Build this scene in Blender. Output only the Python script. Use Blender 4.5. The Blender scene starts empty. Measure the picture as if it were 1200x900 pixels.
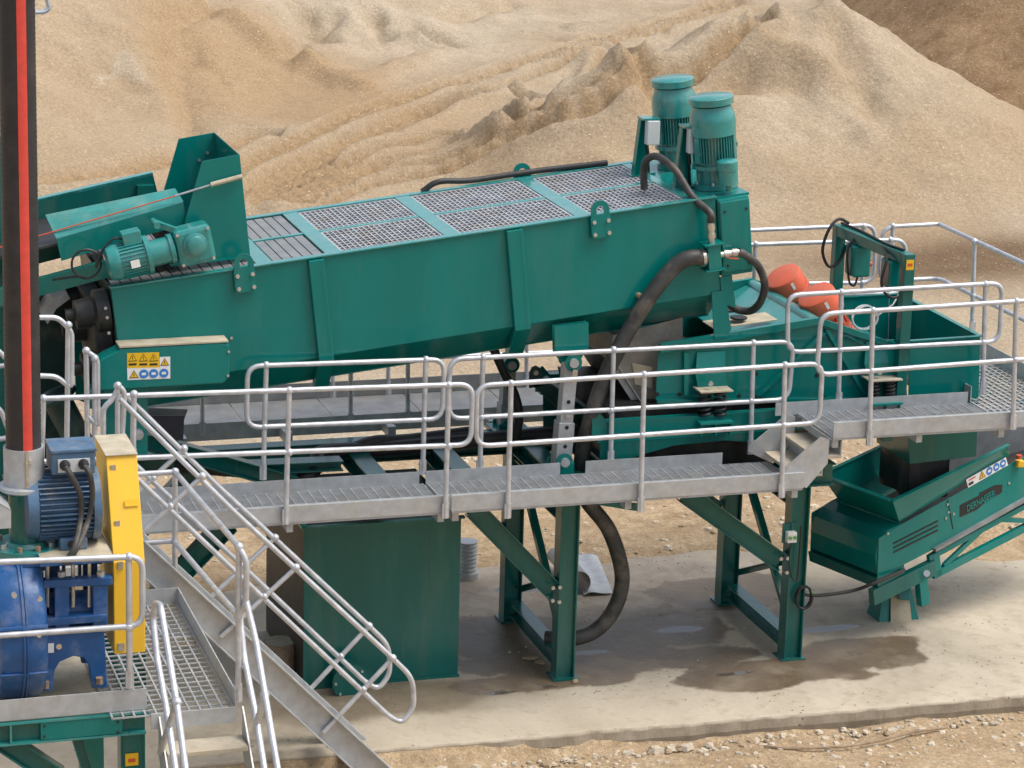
import bpy, math, random
import numpy as np
from mathutils import Vector as V, Matrix
random.seed(7)
sc = bpy.context.scene
col = sc.collection
R = math.radians

# ------------------------------------------------------------------ camera
F = 3200.0; YAW = R(17.5); PIT = R(15.0); ROL = R(1.6); DEP = 26.6
fwd = V((math.sin(YAW)*math.cos(PIT), math.cos(YAW)*math.cos(PIT), -math.sin(PIT)))
r0 = V((math.cos(YAW), -math.sin(YAW), 0)); u0 = r0.cross(fwd)
right = r0*math.cos(ROL)+u0*math.sin(ROL); up = -r0*math.sin(ROL)+u0*math.cos(ROL)
def ray(px, py): return fwd+right*((px-600)/F)-up*((py-450)/F)
CP = -ray(660, 797)*DEP
cam_d = bpy.data.cameras.new('camera'); cam = bpy.data.objects.new('camera', cam_d); col.objects.link(cam)
cam_d.sensor_width = 36; cam_d.lens = F/1200*36; cam_d.clip_start = .5; cam_d.clip_end = 3000
m = Matrix.Identity(4)
for i in range(3):
    m[i][0] = right[i]; m[i][1] = up[i]; m[i][2] = -fwd[i]; m[i][3] = CP[i]
cam.matrix_world = m
sc.camera = cam
# ------------------------------------------------------------------ sky, sun, exposure
SUN_EL, SUN_AZ = 62.0, 112.0          # compass: 0 = +y, clockwise
w = bpy.data.worlds.new('World'); sc.world = w; w.use_nodes = True
nt = w.node_tree; nt.nodes.clear()
sky = nt.nodes.new('ShaderNodeTexSky'); sky.sky_type = 'NISHITA'; sky.sun_disc = False
sky.sun_elevation = R(SUN_EL); sky.sun_rotation = R(SUN_AZ); sky.air_density = 1.0; sky.dust_density = 4.0; sky.ozone_density = 1.0
bg = nt.nodes.new('ShaderNodeBackground'); bg.inputs[1].default_value = .15
wo = nt.nodes.new('ShaderNodeOutputWorld')
hs_ = nt.nodes.new('ShaderNodeHueSaturation'); hs_.inputs['Saturation'].default_value = .62   # thin overcast whitens the sky
nt.links.new(sky.outputs[0], hs_.inputs['Color']); nt.links.new(hs_.outputs[0], bg.inputs[0]); nt.links.new(bg.outputs[0], wo.inputs[0])
sl = bpy.data.lights.new('sun', 'SUN'); sl.energy = 1.5; sl.angle = R(30); sl.color = (1, .95, .87)
so = bpy.data.objects.new('sun', sl); col.objects.link(so)
sd = V((math.sin(R(SUN_AZ))*math.cos(R(SUN_EL)), math.cos(R(SUN_AZ))*math.cos(R(SUN_EL)), math.sin(R(SUN_EL))))
so.rotation_euler = sd.to_track_quat('Z', 'Y').to_euler(); so.location = (0, 0, 30)
sc.view_settings.view_transform = 'Standard'; sc.view_settings.look = 'None'
sc.view_settings.gamma = 1; sc.view_settings.exposure = 0.55
sc.render.engine = 'CYCLES'

# ------------------------------------------------------------------ pixel -> point on a plane of the place
def PY(px, py, y): r = ray(px, py); return CP+r*((y-CP.y)/r.y)
def PZ(px, py, z): r = ray(px, py); return CP+r*((z-CP.z)/r.z)
def PX(px, py, x): r = ray(px, py); return CP+r*((x-CP.x)/r.x)
def PP(px, py, p, n): r = ray(px, py); return CP+r*((p-CP).dot(n)/r.dot(n))
EX, EY, EZ = V((1, 0, 0)), V((0, 1, 0)), V((0, 0, 1))

# ------------------------------------------------------------------ materials
MATS = {}
def mat(name, base, rough=.5, metal=0.0, var=.0, scale=6.0, bump=0.0, bscale=40.0, spec=.5, dirt=None, dirt_amt=0.0, dscale=3.0, coat=0.0, streak=False):
    m = bpy.data.materials.new(name); m.use_nodes = True; MATS[name] = m
    n = m.node_tree.nodes; l = m.node_tree.links; b = n['Principled BSDF']
    b.inputs['Roughness'].default_value = rough; b.inputs['Metallic'].default_value = metal
    b.inputs['Specular IOR Level'].default_value = spec; b.inputs['Coat Weight'].default_value = coat
    b.inputs['Coat Roughness'].default_value = .07
    b.inputs['Base Color'].default_value = (*base, 1)
    tc = n.new('ShaderNodeTexCoord')
    src = tc.outputs['Object']
    if streak:
        mp = n.new('ShaderNodeMapping'); mp.inputs['Scale'].default_value = (1, 1, .18); l.new(src, mp.inputs[0]); ssrc = mp.outputs[0]
    else: ssrc = src
    cur = None
    if var > 0:
        nz = n.new('ShaderNodeTexNoise'); nz.inputs['Scale'].default_value = scale; nz.inputs['Detail'].default_value = 6; nz.inputs['Roughness'].default_value = .6
        l.new(ssrc, nz.inputs['Vector'])
        cr = n.new('ShaderNodeValToRGB'); cr.color_ramp.elements[0].position = .3; cr.color_ramp.elements[1].position = .7
        cr.color_ramp.elements[0].color = (*[c*(1-var) for c in base], 1); cr.color_ramp.elements[1].color = (*[min(1, c*(1+var)) for c in base], 1)
        l.new(nz.outputs[0], cr.inputs[0]); cur = cr.outputs[0]
        mr = n.new('ShaderNodeMapRange'); mr.inputs[3].default_value = max(.03, rough*.75); mr.inputs[4].default_value = min(1, rough*1.3)
        l.new(nz.outputs[0], mr.inputs[0]); l.new(mr.outputs[0], b.inputs['Roughness'])
    if dirt:
        nz2 = n.new('ShaderNodeTexNoise'); nz2.inputs['Scale'].default_value = dscale; nz2.inputs['Detail'].default_value = 8; nz2.inputs['Roughness'].default_value = .68
        l.new(ssrc, nz2.inputs['Vector'])
        cr2 = n.new('ShaderNodeValToRGB'); cr2.color_ramp.elements[0].position = .5; cr2.color_ramp.elements[1].position = .78
        cr2.color_ramp.elements[0].color = (0, 0, 0, 1); cr2.color_ramp.elements[1].color = (dirt_amt,)*3+(1,)
        l.new(nz2.outputs[0], cr2.inputs[0])
        mx = n.new('ShaderNodeMix'); mx.data_type = 'RGBA'; l.new(cr2.outputs[0], mx.inputs[0])
        if cur: l.new(cur, mx.inputs[6])
        else: mx.inputs[6].default_value = (*base, 1)
        mx.inputs[7].default_value = (*dirt, 1); cur = mx.outputs[2]
    if cur: l.new(cur, b.inputs['Base Color'])
    if bump > 0:
        nb = n.new('ShaderNodeTexNoise'); nb.inputs['Scale'].default_value = bscale; nb.inputs['Detail'].default_value = 5; l.new(src, nb.inputs['Vector'])
        bp = n.new('ShaderNodeBump'); bp.inputs['Strength'].default_value = bump; bp.inputs['Distance'].default_value = .02
        l.new(nb.outputs[0], bp.inputs['Height']); l.new(bp.outputs[0], b.inputs['Normal'])
    return m
DUST = (.42, .34, .24)
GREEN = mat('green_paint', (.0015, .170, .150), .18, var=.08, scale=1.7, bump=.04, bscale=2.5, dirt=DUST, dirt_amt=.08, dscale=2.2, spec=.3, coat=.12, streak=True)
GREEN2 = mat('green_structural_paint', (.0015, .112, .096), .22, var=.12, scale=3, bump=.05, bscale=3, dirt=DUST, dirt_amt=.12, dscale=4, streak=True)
GREENM_SKY = mat('green_motor_and_sky_sheen_paint', (.018, .225, .21), .28, coat=.6, var=.14, scale=6, dirt=DUST, dirt_amt=.3, dscale=5)  # motor green; its paler base also paints sky sheen on upward-facing parts
DKGREEN = mat('dark_green_and_shade_paint', (.002, .030, .026), .4, var=.3, scale=4, dirt=DUST, dirt_amt=.2)
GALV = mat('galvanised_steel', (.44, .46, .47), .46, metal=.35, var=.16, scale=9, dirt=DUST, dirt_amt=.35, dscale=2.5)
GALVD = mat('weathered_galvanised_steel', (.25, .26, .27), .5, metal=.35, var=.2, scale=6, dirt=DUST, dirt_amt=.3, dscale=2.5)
RAILM = mat('galvanised_tube', (.54, .56, .59), .36, metal=.45, var=.18, scale=11, dirt=(.3, .28, .26), dirt_amt=.4, dscale=6)
GRATE = mat('galvanised_grating', (.40, .42, .44), .5, metal=.3, var=.2, scale=12, dirt=DUST, dirt_amt=.4)
MESHM = mat('steel_mesh', (.46, .47, .49), .5, metal=.3, var=.25, scale=8, dirt=DUST, dirt_amt=.7, dscale=3)
RUBBER = mat('black_rubber', (.022, .021, .022), .5, var=.35, scale=7, bump=.15, bscale=30, dirt=(.12, .10, .08), dirt_amt=.3)
RUBBERD = mat('dusty_rubber_hose', (.045, .043, .040), .55, var=.4, scale=6, bump=.12, bscale=40, dirt=(.26, .21, .15), dirt_amt=.6, dscale=3)
BLACK = mat('black_steel_and_shade', (.012, .014, .014), .5, var=.4, scale=6, dirt=(.12, .10, .07), dirt_amt=.5)
CABLE = mat('black_cable', (.015, .015, .016), .5)
RED = mat('red_stripe', (.62, .06, .04), .5, var=.12, scale=14)
BLUE = mat('blue_paint', (.010, .082, .25), .38, var=.22, scale=5, bump=.15, bscale=26, dirt=DUST, dirt_amt=.35, dscale=5)
BLUEG = mat('dusty_blue_motor_paint', (.06, .125, .21), .5, var=.25, scale=6, dirt=DUST, dirt_amt=.6, dscale=4)
YELLOW = mat('yellow_paint', (.84, .50, .03), .4, var=.06, scale=3, dirt=(.45, .32, .12), dirt_amt=.35, dscale=4, streak=True)
ORANGE = mat('orange_paint', (.66, .125, .06), .42, var=.12, scale=5, dirt=(.5, .3, .2), dirt_amt=.3, dscale=4)
WHITE = mat('white_label', (.75, .75, .73), .5)
SYEL = mat('yellow_label', (.75, .45, .01), .5)
SBLUE = mat('blue_label', (.03, .19, .52), .5)
SRED = mat('red_label', (.55, .08, .03), .5)
INK = mat('black_print', (.012, .013, .013), .6)
GREYB = mat('grey_enclosure', (.58, .60, .60), .5, var=.06)
BOLT = mat('zinc_bolt', (.55, .55, .53), .35, metal=.7)
STEEL = mat('stainless_fitting', (.55, .53, .47), .3, metal=.8, var=.2, scale=20)
DIRTY = mat('dirty_steel', (.21, .20, .175), .6, metal=.2, var=.35, scale=5, dirt=DUST, dirt_amt=.8, dscale=4)
SLURRY = mat('wet_gravel_slurry', (.16, .14, .12), .35, var=.4, scale=25, bump=.8, bscale=30)
RUST = mat('rusty_concrete_cylinder', (.28, .20, .13), .8, var=.4, scale=9, bump=.3, bscale=20)
TREADD = mat('dusty_tread', (.45, .40, .31), .65, var=.2, scale=8, dirt=(.5, .4, .25), dirt_amt=.8)
WOODG = mat('dusty_steel_top', (.42, .37, .27), .7, var=.25, scale=7)

# ------------------------------------------------------------------ mesh builder
class B:
    def __init__(s): s.v = []; s.f = []; s.sm = []
    def add(s, vs, fs, smooth=False):
        o = len(s.v); s.v += [V(p) for p in vs]
        for q in fs: s.f.append([i+o for i in q]); s.sm.append(smooth)
        return s
    def hexa(s, p, smooth=False):   # bottom 4, top 4
        return s.add(p, [(3, 2, 1, 0), (4, 5, 6, 7), (0, 1, 5, 4), (1, 2, 6, 5), (2, 3, 7, 6), (3, 0, 4, 7)], smooth)
    def box(s, c, d, X=EX, Y=EY, Z=EZ):
        c = V(c); x, y, z = X*d[0]/2, Y*d[1]/2, Z*d[2]/2
        return s.hexa([c-x-y-z, c+x-y-z, c+x+y-z, c-x+y-z, c-x-y+z, c+x-y+z, c+x+y+z, c-x+y+z])
    def bb(s, a, b):   # min / max corners
        a = V(a); b = V(b); return s.box((a+b)/2, b-a)
    def prism(s, pts, vec):
        pts = [V(p) for p in pts]; vec = V(vec); n = len(pts)
        nrm = V((0, 0, 0))
        for i in range(n):
            a, b = pts[i], pts[(i+1) % n]; nrm += a.cross(b)
        if nrm.dot(vec) > 0: pts.reverse()
        q = pts+[p+vec for p in pts]
        return s.add(q, [tuple(range(n)), tuple(range(2*n-1, n-1, -1))]+[(i, i+n, (i+1) % n+n, (i+1) % n) for i in range(n)])
    def frame(s, d, up=None):
        d = d.normalized()
        if up is None: up = EZ if abs(d.z) < .9 else EX
        x = d.cross(up).normalized(); y = x.cross(d).normalized(); return x, y
    def tube(s, pts, r, n=10, closed=False):
        pts = [V(p) for p in pts]; k = len(pts); rs = r if isinstance(r, (list, tuple)) else [r]*k
        x = None; vs = []
        for i in range(k):
            if closed: t = (pts[(i+1) % k]-pts[i-1])
            else: t = pts[min(i+1, k-1)]-pts[max(i-1, 0)]
            t.normalize()
            if x is None: x, y = s.frame(t)
            else:
                x = (x-t*x.dot(t)).normalized()
            y = t.cross(x)
            for j in range(n):
                a = 2*math.pi*j/n; vs.append(pts[i]+(x*math.cos(a)+y*math.sin(a))*rs[i])
        fs = []
        for i in range(k if closed else k-1):
            a = i*n; b = ((i+1) % k)*n
            for j in range(n): fs.append((a+j, a+(j+1) % n, b+(j+1) % n, b+j))
        s.add(vs, fs, True)
        if not closed:
            o = len(s.v)-len(vs)
            s.f.append([o+j for j in range(n-1, -1, -1)]); s.sm.append(False)
            s.f.append([o+(k-1)*n+j for j in range(n)]); s.sm.append(False)
        return s
    def lathe(s, p, ax, prof, n=24, caps=True):   # prof: (height, radius)
        p = V(p); ax = V(ax).normalized(); x, y = s.frame(ax)
        vs = []
        for h, r in prof:
            for j in range(n):
                a = 2*math.pi*j/n; vs.append(p+ax*h+(x*math.cos(a)+y*math.sin(a))*r)
        fs = []; k = len(prof); o = len(s.v)
        s.v += vs
        for i in range(k-1):
            sm = True
            for j in range(n):
                s.f.append([o+i*n+j, o+i*n+(j+1) % n, o+(i+1)*n+(j+1) % n, o+(i+1)*n+j]); s.sm.append(sm)
        if caps:
            s.f.append([o+j for j in range(n-1, -1, -1)]); s.sm.append(False)
            s.f.append([o+(k-1)*n+j for j in range(n)]); s.sm.append(False)
        return s
    def cyl(s, a, b, r, r2=None, n=18):
        a = V(a); b = V(b); return s.lathe(a, b-a, [(0, r), ((b-a).length, r if r2 is None else r2)], n)
    def sph(s, c, r, n=8):
        return s.lathe(V(c)-EZ*r, EZ, [(r*(1-math.cos(math.pi*i/6)), max(.001, r*math.sin(math.pi*i/6))) for i in range(7)], n)
    def bar(s, a, b, w_, h, up=EZ):
        a = V(a); b = V(b); d = b-a; x = d.cross(up).normalized(); z = x.cross(d).normalized()
        return s.box((a+b)/2, (d.length, w_, h), d.normalized(), x, z)
    def ibeam(s, a, b, h, w_, up=EZ, tf=.014, tw=.01):
        a = V(a); b = V(b); d = b-a; x = d.cross(up).normalized(); z = x.cross(d).normalized()
        s.bar(a+z*(h/2-tf/2), b+z*(h/2-tf/2), w_, tf, up); s.bar(a-z*(h/2-tf/2), b-z*(h/2-tf/2), w_, tf, up)
        return s.bar(a, b, tw, h-2*tf-.001, up)
    def channel(s, a, b, h, w_, up=EZ, side=1, t=.01):   # web on the -side face
        a = V(a); b = V(b); d = b-a; x = d.cross(up).normalized()*side; z = up-d*(up.dot(d)/d.length_squared); z.normalize()
        s.bar(a, b, t, h, up)
        for k in (-1, 1):
            o = z*(k*(h/2-t/2))+x*((w_-t)/2+t/2+.0005); s.bar(a+o, b+o, w_-t, t, up)
        return s
    def angle(s, a, b, w_, up=EZ, side=1, t=.008):
        a = V(a); b = V(b); d = b-a; x = d.cross(up).normalized()*side; z = up-d*(up.dot(d)/d.length_squared); z.normalize()
        s.bar(a, b, t, w_, up); o = z*(w_/2-t/2)+x*(w_/2); return s.bar(a+o, b+o, w_-t*1.02, t, up)

def rp(pts, r=.1, seg=5, closed=False):     # polyline with rounded corners
    pts = [V(p) for p in pts]; n = len(pts); out = []
    for i, p in enumerate(pts):
        if not closed and i in (0, n-1): out.append(p); continue
        a = pts[i-1]; b = pts[(i+1) % n]; u = (a-p); w_ = (b-p)
        k = min(r, u.length*.45, w_.length*.45); u.normalize(); w_.normalize()
        s_, e_ = p+u*k, p+w_*k
        for j in range(seg+1):
            t = j/seg; out.append(s_*(1-t)**2+p*2*t*(1-t)+e_*t*t)
    return out
def spline(pts, seg=8):
    pts = [V(p) for p in pts]; q = [pts[0]*2-pts[1]]+pts+[pts[-1]*2-pts[-2]]; out = []
    for i in range(1, len(q)-2):
        for j in range(seg):
            t = j/seg; a, b, c, d = q[i-1:i+3]
            out.append(.5*((2*b)+(c-a)*t+(2*a-5*b+4*c-d)*t*t+(3*b-a-3*c+d)*t**3))
    out.append(pts[-1]); return out

ORG = {}
def tag(o, label=None, cat=None, group=None, kind=None):
    if label: o['label'] = label
    if cat: o['category'] = cat
    if group: o['group'] = group
    if kind: o['kind'] = kind
    return o
def build(name, b, material, parent=None, bevel=0.0, label=None, kind=None, loc=None):
    org = ORG[parent.name] if parent else V(loc) if loc is not None else V((0, 0, 0))
    me = bpy.data.meshes.new(name)
    me.from_pydata([tuple(p-org) for p in b.v], [], b.f)
    me.polygons.foreach_set('use_smooth', b.sm)
    me.materials.append(material)
    o = bpy.data.objects.new(name, me); col.objects.link(o)
    if any(b.sm) :
        try: me.set_sharp_from_angle(angle=R(38))
        except Exception: pass
    if parent: o.parent = parent
    else: o.location = org
    ORG[o.name] = org
    if bevel:
        md = o.modifiers.new('bevel', 'BEVEL'); md.width = bevel; md.segments = 2; md.limit_method = 'ANGLE'; md.angle_limit = R(40)
    if label: o['label'] = label
    if kind: o['kind'] = kind
    return o
def thing(name, label, cat, loc, group=None):
    o = bpy.data.objects.new(name, None); col.objects.link(o); o.location = loc; o.empty_display_size = .2
    ORG[o.name] = V(loc); return tag(o, label, cat, group)
def bolts(parent, pts, nrm, r=.012, h=.012, name='bolt'):
    for p in pts:
        build(name, B().cyl(p, V(p)+V(nrm).normalized()*h, r, n=6), BOLT, parent)
def grating(o, ux, uy, uz, lx, ly, px_, py_, t=.006, h=.03, tx=None, hx=None):
    """bars: along uy spaced px_ over lx ; rods along ux spaced py_ over ly. o = corner on top plane"""
    b = B(); nx = max(2, round(lx/px_)); ny = max(2, round(ly/py_)); tx = tx or t
    for i in range(nx+1):
        c = o+ux*(lx*i/nx)+uy*(ly/2)-uz*(h/2); b.box(c, (t, ly, h), ux, uy, uz)
    for j in range(ny+1):
        c = o+uy*(ly*j/ny)+ux*(lx/2)-uz*((hx or h*.7)/2+.002); b.box(c, (lx, tx, hx or h*.5), ux, uy, uz)
    return b
def handrail(label, loops, posts, r=.024, name='handrail', group=None, mids=(), loc=None, mt=None):
    base = loc or posts[0][1]
    t = thing(name, label, 'handrail', base, group)
    for L in loops: build('rail', B().tube(L, r, 10), mt or RAILM, t)
    for a, b_ in posts:
        a = V(a); b_ = V(b_); q = B().tube([b_, a], r, 10).sph(a, r*1.55)
        q.bar(b_+EZ*.0, b_+EZ*.14, r*2.6, r*1.2, EY) if abs((a-b_).normalized().z) > .9 else None
        build('post', q, RAILM, t)
    for c in mids: build('ball_joint', B().sph(c, r*1.55), RAILM, t)
    return t
def text_mesh(txt, name, p, ux, uy, size, material, parent, depth=.002, width=None):
    cu = bpy.data.curves.new(name, 'FONT'); cu.body = txt; cu.size = size; cu.align_x = 'CENTER'; cu.align_y = 'CENTER'; cu.extrude = depth; cu.offset = size*.02
    ob = bpy.data.objects.new(name+'_tmp', cu); col.objects.link(ob)
    me = bpy.data.meshes.new_from_object(ob.evaluated_get(bpy.context.evaluated_depsgraph_get()))
    bpy.data.objects.remove(ob)
    k = 1
    if width:
        xs = [v.co.x for v in me.vertices]; k = width/(max(xs)-min(xs))
    uz = ux.cross(uy).normalized(); org = ORG[parent.name]
    for v in me.vertices:
        c = v.co.copy(); v.co = p+ux*c.x*k+uy*c.y+uz*c.z-org
    me.materials.clear(); me.materials.append(material)
    o = bpy.data.objects.new(name, me); col.objects.link(o); o.parent = parent; ORG[o.name] = org
    return o
def tri_sign(parent, c, ux, uy, s):
    n = ux.cross(uy).normalized(); c = V(c)
    tri = lambda k, z: [c+ux*(-s*k)-uy*s*k*.75+n*z, c+ux*s*k-uy*s*k*.75+n*z, c+uy*s*k+n*z]
    a = build('pictogram_border', B().prism(tri(1, .0005), n*.001), INK, parent)
    build('pictogram', B().prism(tri(.78, .001), n*.0012), SYEL, parent)
    build('pictogram_mark', B().box(c+n*.0026, (s*.16, s*.75, .001), ux, uy, n), INK, parent)
def disc_sign(parent, c, ux, uy, s):
    n = ux.cross(uy).normalized(); c = V(c)
    build('pictogram', B().cyl(c+n*.0005, c+n*.0018, s, n=16), SBLUE, parent)
    build('pictogram_mark', B().box(c+n*.0022, (s*.9, s*.55, .0012), ux, uy, n), WHITE, parent)

# ------------------------------------------------------------------ numpy noise
_rng = np.random.RandomState(3); _T = _rng.rand(256, 256)
def vnoise(x, y):
    xi = np.floor(x).astype(int); yi = np.floor(y).astype(int); fx = x-xi; fy = y-yi
    fx = fx*fx*(3-2*fx); fy = fy*fy*(3-2*fy)
    g = lambda a, b: _T[a & 255, b & 255]
    return (g(xi, yi)*(1-fx)+g(xi+1, yi)*fx)*(1-fy)+(g(xi, yi+1)*(1-fx)+g(xi+1, yi+1)*fx)*fy-.5
def fbm(x, y, o=5, k=.5):
    s = 0; a = 1; f = 1
    for i in range(o): s = s+a*vnoise(x*f+17*i, y*f+31*i); a *= k; f *= 2.03
    return s
def smax(a, b, k):
    h = np.clip(.5+.5*(a-b)/k, 0, 1); return b*(1-h)+a*h+k*h*(1-h)
def sstep(e0, e1, x):
    t = np.clip((x-e0)/(e1-e0), 0, 1); return t*t*(3-2*t)
# ================================================================== GROUND AND SAND HILLS
def ridge(x, y, pts, slope):
    """height of a heap whose crest runs through pts and falls off evenly on both sides"""
    out = np.full(x.shape, -50.0)
    for A, Q in zip(pts[:-1], pts[1:]):
        ex, ey = Q.x-A.x, Q.y-A.y; t = np.clip(((x-A.x)*ex+(y-A.y)*ey)/(ex*ex+ey*ey), 0, 1)
        out = smax(out, A.z+(Q.z-A.z)*t-slope*np.hypot(x-A.x-t*ex, y-A.y-t*ey), .25)
    return out
CR = [PY(600, 215, 22.0), PY(655, 150, 23.0), PY(735, 72, 24), PY(850, 28, 24.6), PY(965, -8, 25.2), PY(1030, 62, 24.8), PY(1110, 140, 24.2), PY(1230, 240, 23)]
CL = [PY(225, 172, 28.2), PY(200, 125, 29.5), PY(150, 70, 31), PY(100, 28, 32), PY(30, -25, 33), PY(-150, -80, 34)]
def Hbase(x, y):
    wx = x+.9*fbm(x*.15+5, y*.15, 3); wy = y+.9*fbm(x*.15, y*.15+9, 3)
    gnd = .05*np.clip(wy-17, 0, None)
    L = ridge(x+.35*fbm(x*.5, y*.5, 3), y+.5*fbm(x*.4, y*.4+3, 3), CL, .62)
    ax, ay, bx, by = 3.5, 31.5, 27.0, 55.0
    nx, ny = -(by-ay), (bx-ax); k = math.hypot(nx, ny); nx, ny = nx/k, ny/k
    d = (wx-ax)*nx+(wy-ay)*ny
    Hh = .05*(ay-17)+.50*d+.02*(x-ax)+.6*np.clip(fbm(x*.33+3, y*.33, 4), -.5, .5)
    Hh = 8.5-smax(8.5-Hh, np.zeros(Hh.shape), 2.0)+.4*fbm(x*.1, y*.1, 2)
    Rp = ridge(x+.28*fbm(x*.45, y*.45, 3), y+.4*fbm(x*.4+7, y*.4, 3), CR, .54)-.12*np.abs(fbm(x*.7, y*.7+4, 3))
    Bp = 13.5-.78*np.hypot(wx-33.8, wy-33.0)+.5*fbm(x*.6, y*.3, 3)
    z = smax(gnd, L, .35); z = smax(z, Hh, .6); z = smax(z, Rp, .35); zb = smax(z, Bp, .3)
    return zb, dict(L=L, H=Hh, R=Rp, Bp=Bp, g=gnd, z=z)
def Hpt(x, y): return float(Hbase(np.array([x]), np.array([y]))[0][0])
def on_hill(px, py):
    r = ray(px, py); t = np.arange(30, 130, .2); x, y, z = CP.x+r.x*t, CP.y+r.y*t, CP.z+r.z*t
    hit = np.nonzero(z < Hbase(x, y)[0])[0]; return CP+r*float(t[hit[0]] if len(hit) else 100.0)
def axis(segs):
    out = []
    for a, b, s in segs: out += list(np.arange(a, b, s))
    return np.array(out+[segs[-1][1]])
gx = axis([(-1200, -200, 200), (-200, -40, 20), (-40, -14, 2), (-14, -3, .3), (-3, 8, .11), (8, 24, .13), (24, 30, .25), (30, 60, .5), (60, 200, 20), (200, 1200, 200)])
gy = axis([(-400, -60, 40), (-60, -8, 4), (-8, -4, .5), (-4, -1, .06), (-1, 3, .4), (3, 8, .12), (8, 20, .2), (20, 40, .11), (40, 44, .2), (44, 70, .5), (70, 200, 20), (200, 1500, 200)])
X2, Y2 = np.meshgrid(gx, gy, indexing='ij')
Zt, prt = Hbase(X2, Y2)
far = sstep(70, 160, np.hypot(X2-10, Y2-20))
Zt = Zt*(1-far)+(6+2*fbm(X2*.01, Y2*.01, 2))*far
Zt[Y2 < -60] *= 0
# cracked, broken sand
crk = np.abs(fbm(X2*.9+3, Y2*.9, 4)); hillm = sstep(.3, 1.5, Zt)
Zt += hillm*.16*fbm(X2*1.3, Y2*1.3, 4)-hillm*.14*sstep(.1, .0, crk)*sstep(-.1, .25, fbm(X2*.2, Y2*.2+40, 2))
rgh = sstep(1.0, 2.6, prt['R'])*sstep(-.1, .3, prt['R']-prt['H']); Zt += rgh*(.26*np.abs(fbm(X2*.8+1, Y2*.8, 4))-.08)
damp = np.clip(.35+.9*fbm(X2*.16+2, Y2*.16+7, 4), 0, 1)
mx_ = np.maximum(np.maximum(prt['H'], prt['g']), prt['R'])
damp = np.where(prt['L'] > mx_, damp*.15, damp)
onR = sstep(-.1, .3, prt['R']-np.maximum(prt['H'], prt['g'])); low = sstep(3.2, .6, prt['R']+.8*fbm(X2*.35, Y2*.35+3, 3))
damp = damp*(1-onR)+onR*np.clip(.12+.45*low+.3*fbm(X2*.5, Y2*.5, 4), 0, 1)
pB = on_hill(300, 80); damp = np.clip(damp+.7*np.exp(-(np.hypot((X2-pB.x)*.8, (Y2-pB.y)*.6)/2.2)**4), 0, 1)
brown = sstep(-.25, .2, prt['Bp']-prt['z']+.25*fbm(X2*.8, Y2*.8, 4))
# slump terraces on the hill behind the track
for (pa, pb, wd, dz) in [((205, 60), (225, 165), .35, -.2), ((195, 30), (250, 10), .4, -.3), ((240, 5), (355, 76), .35, .3), ((355, 76), (425, 108), .35, .25), ((345, 70), (362, 10), .35, -.45), ((362, 40), (392, 15), .3, -.35), ((440, 15), (446, 42), .28, -.4), ((485, 22), (520, 48), .3, -.35), ((525, 20), (600, 5), .3, -.3), ((420, 100), (520, 62), .3, .2), ((790, 112), (865, 80), .45, -.3), ((865, 80), (930, 90), .4, -.28), ((760, 90), (772, 130), .3, -.25), ((700, 75), (742, 125), .4, .22), ((880, 40), (960, 90), .4, .25), ((980, 30), (1020, 130), .3, -.2)]:
    A = on_hill(*pa); Bq = on_hill(*pb); ex, ey = Bq.x-A.x, Bq.y-A.y; ll = math.hypot(ex, ey)
    tt = np.clip(((X2-A.x)*ex+(Y2-A.y)*ey)/ll**2, 0, 1)
    dd = np.hypot(X2-A.x-tt*ex, Y2-A.y-tt*ey)+.35*fbm(X2*1.1, Y2*1.1, 3)
    g = np.exp(-(dd/wd)**2); Zt += dz*g; damp = np.clip(damp+g*.25, 0, 1)
road = np.zeros(X2.shape)
# wheel tracks climbing between the piles
mainl = [[(232, 226), (330, 178), (430, 131), (560, 90), (700, 50), (860, 2)], [(290, 246), (400, 205), (520, 168), (630, 130), (710, 80)]]
lanes = [([(x+dx, y+dy) for x, y in mainl[0]], .17, 1) for dx, dy in ((0, 0), (8, 6), (34, 16), (42, 22))]+[([(x+dx, y+dy) for x, y in mainl[1]], .19, 0) for dx, dy in ((0, -4), (10, 4), (40, 6), (50, 16))]+[([(60, 214), (130, 206), (200, 190), (300, 165)], .4, 1)]
for pts, wd, dk in lanes:
    W = [on_hill(*p) for p in pts]; W = spline(W, 5); best = np.full(X2.shape, 1e9); sarc = np.zeros(X2.shape); acc = 0; side = np.zeros(X2.shape)
    for A, Bq in zip(W[:-1], W[1:]):
        ex, ey = Bq.x-A.x, Bq.y-A.y; ll = math.hypot(ex, ey)+1e-6
        tt = np.clip(((X2-A.x)*ex+(Y2-A.y)*ey)/ll**2, 0, 1); dd = np.hypot(X2-A.x-tt*ex, Y2-A.y-tt*ey)
        mk = dd < best; best = np.where(mk, dd, best); sarc = np.where(mk, acc+tt*ll, sarc); acc += ll
    best = best+.07*fbm(X2*.9, Y2*.9, 3); g = np.exp(-(best/wd)**4); rim = np.exp(-((best-wd*1.7)/.14)**2)
    Zt += -.20*g+.13*rim+g*.06*np.sin(sarc*2*math.pi/.45+best*8)
    damp = np.clip(damp+g*(.7 if dk else .55)-rim*.15, 0, 1); road = np.maximum(road, np.clip(g*(.75+.5*np.sin(sarc*2*math.pi/.45+best*8)), 0, 1)); road = np.maximum(road, .35*np.exp(-(best/1.1)**2))
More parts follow.
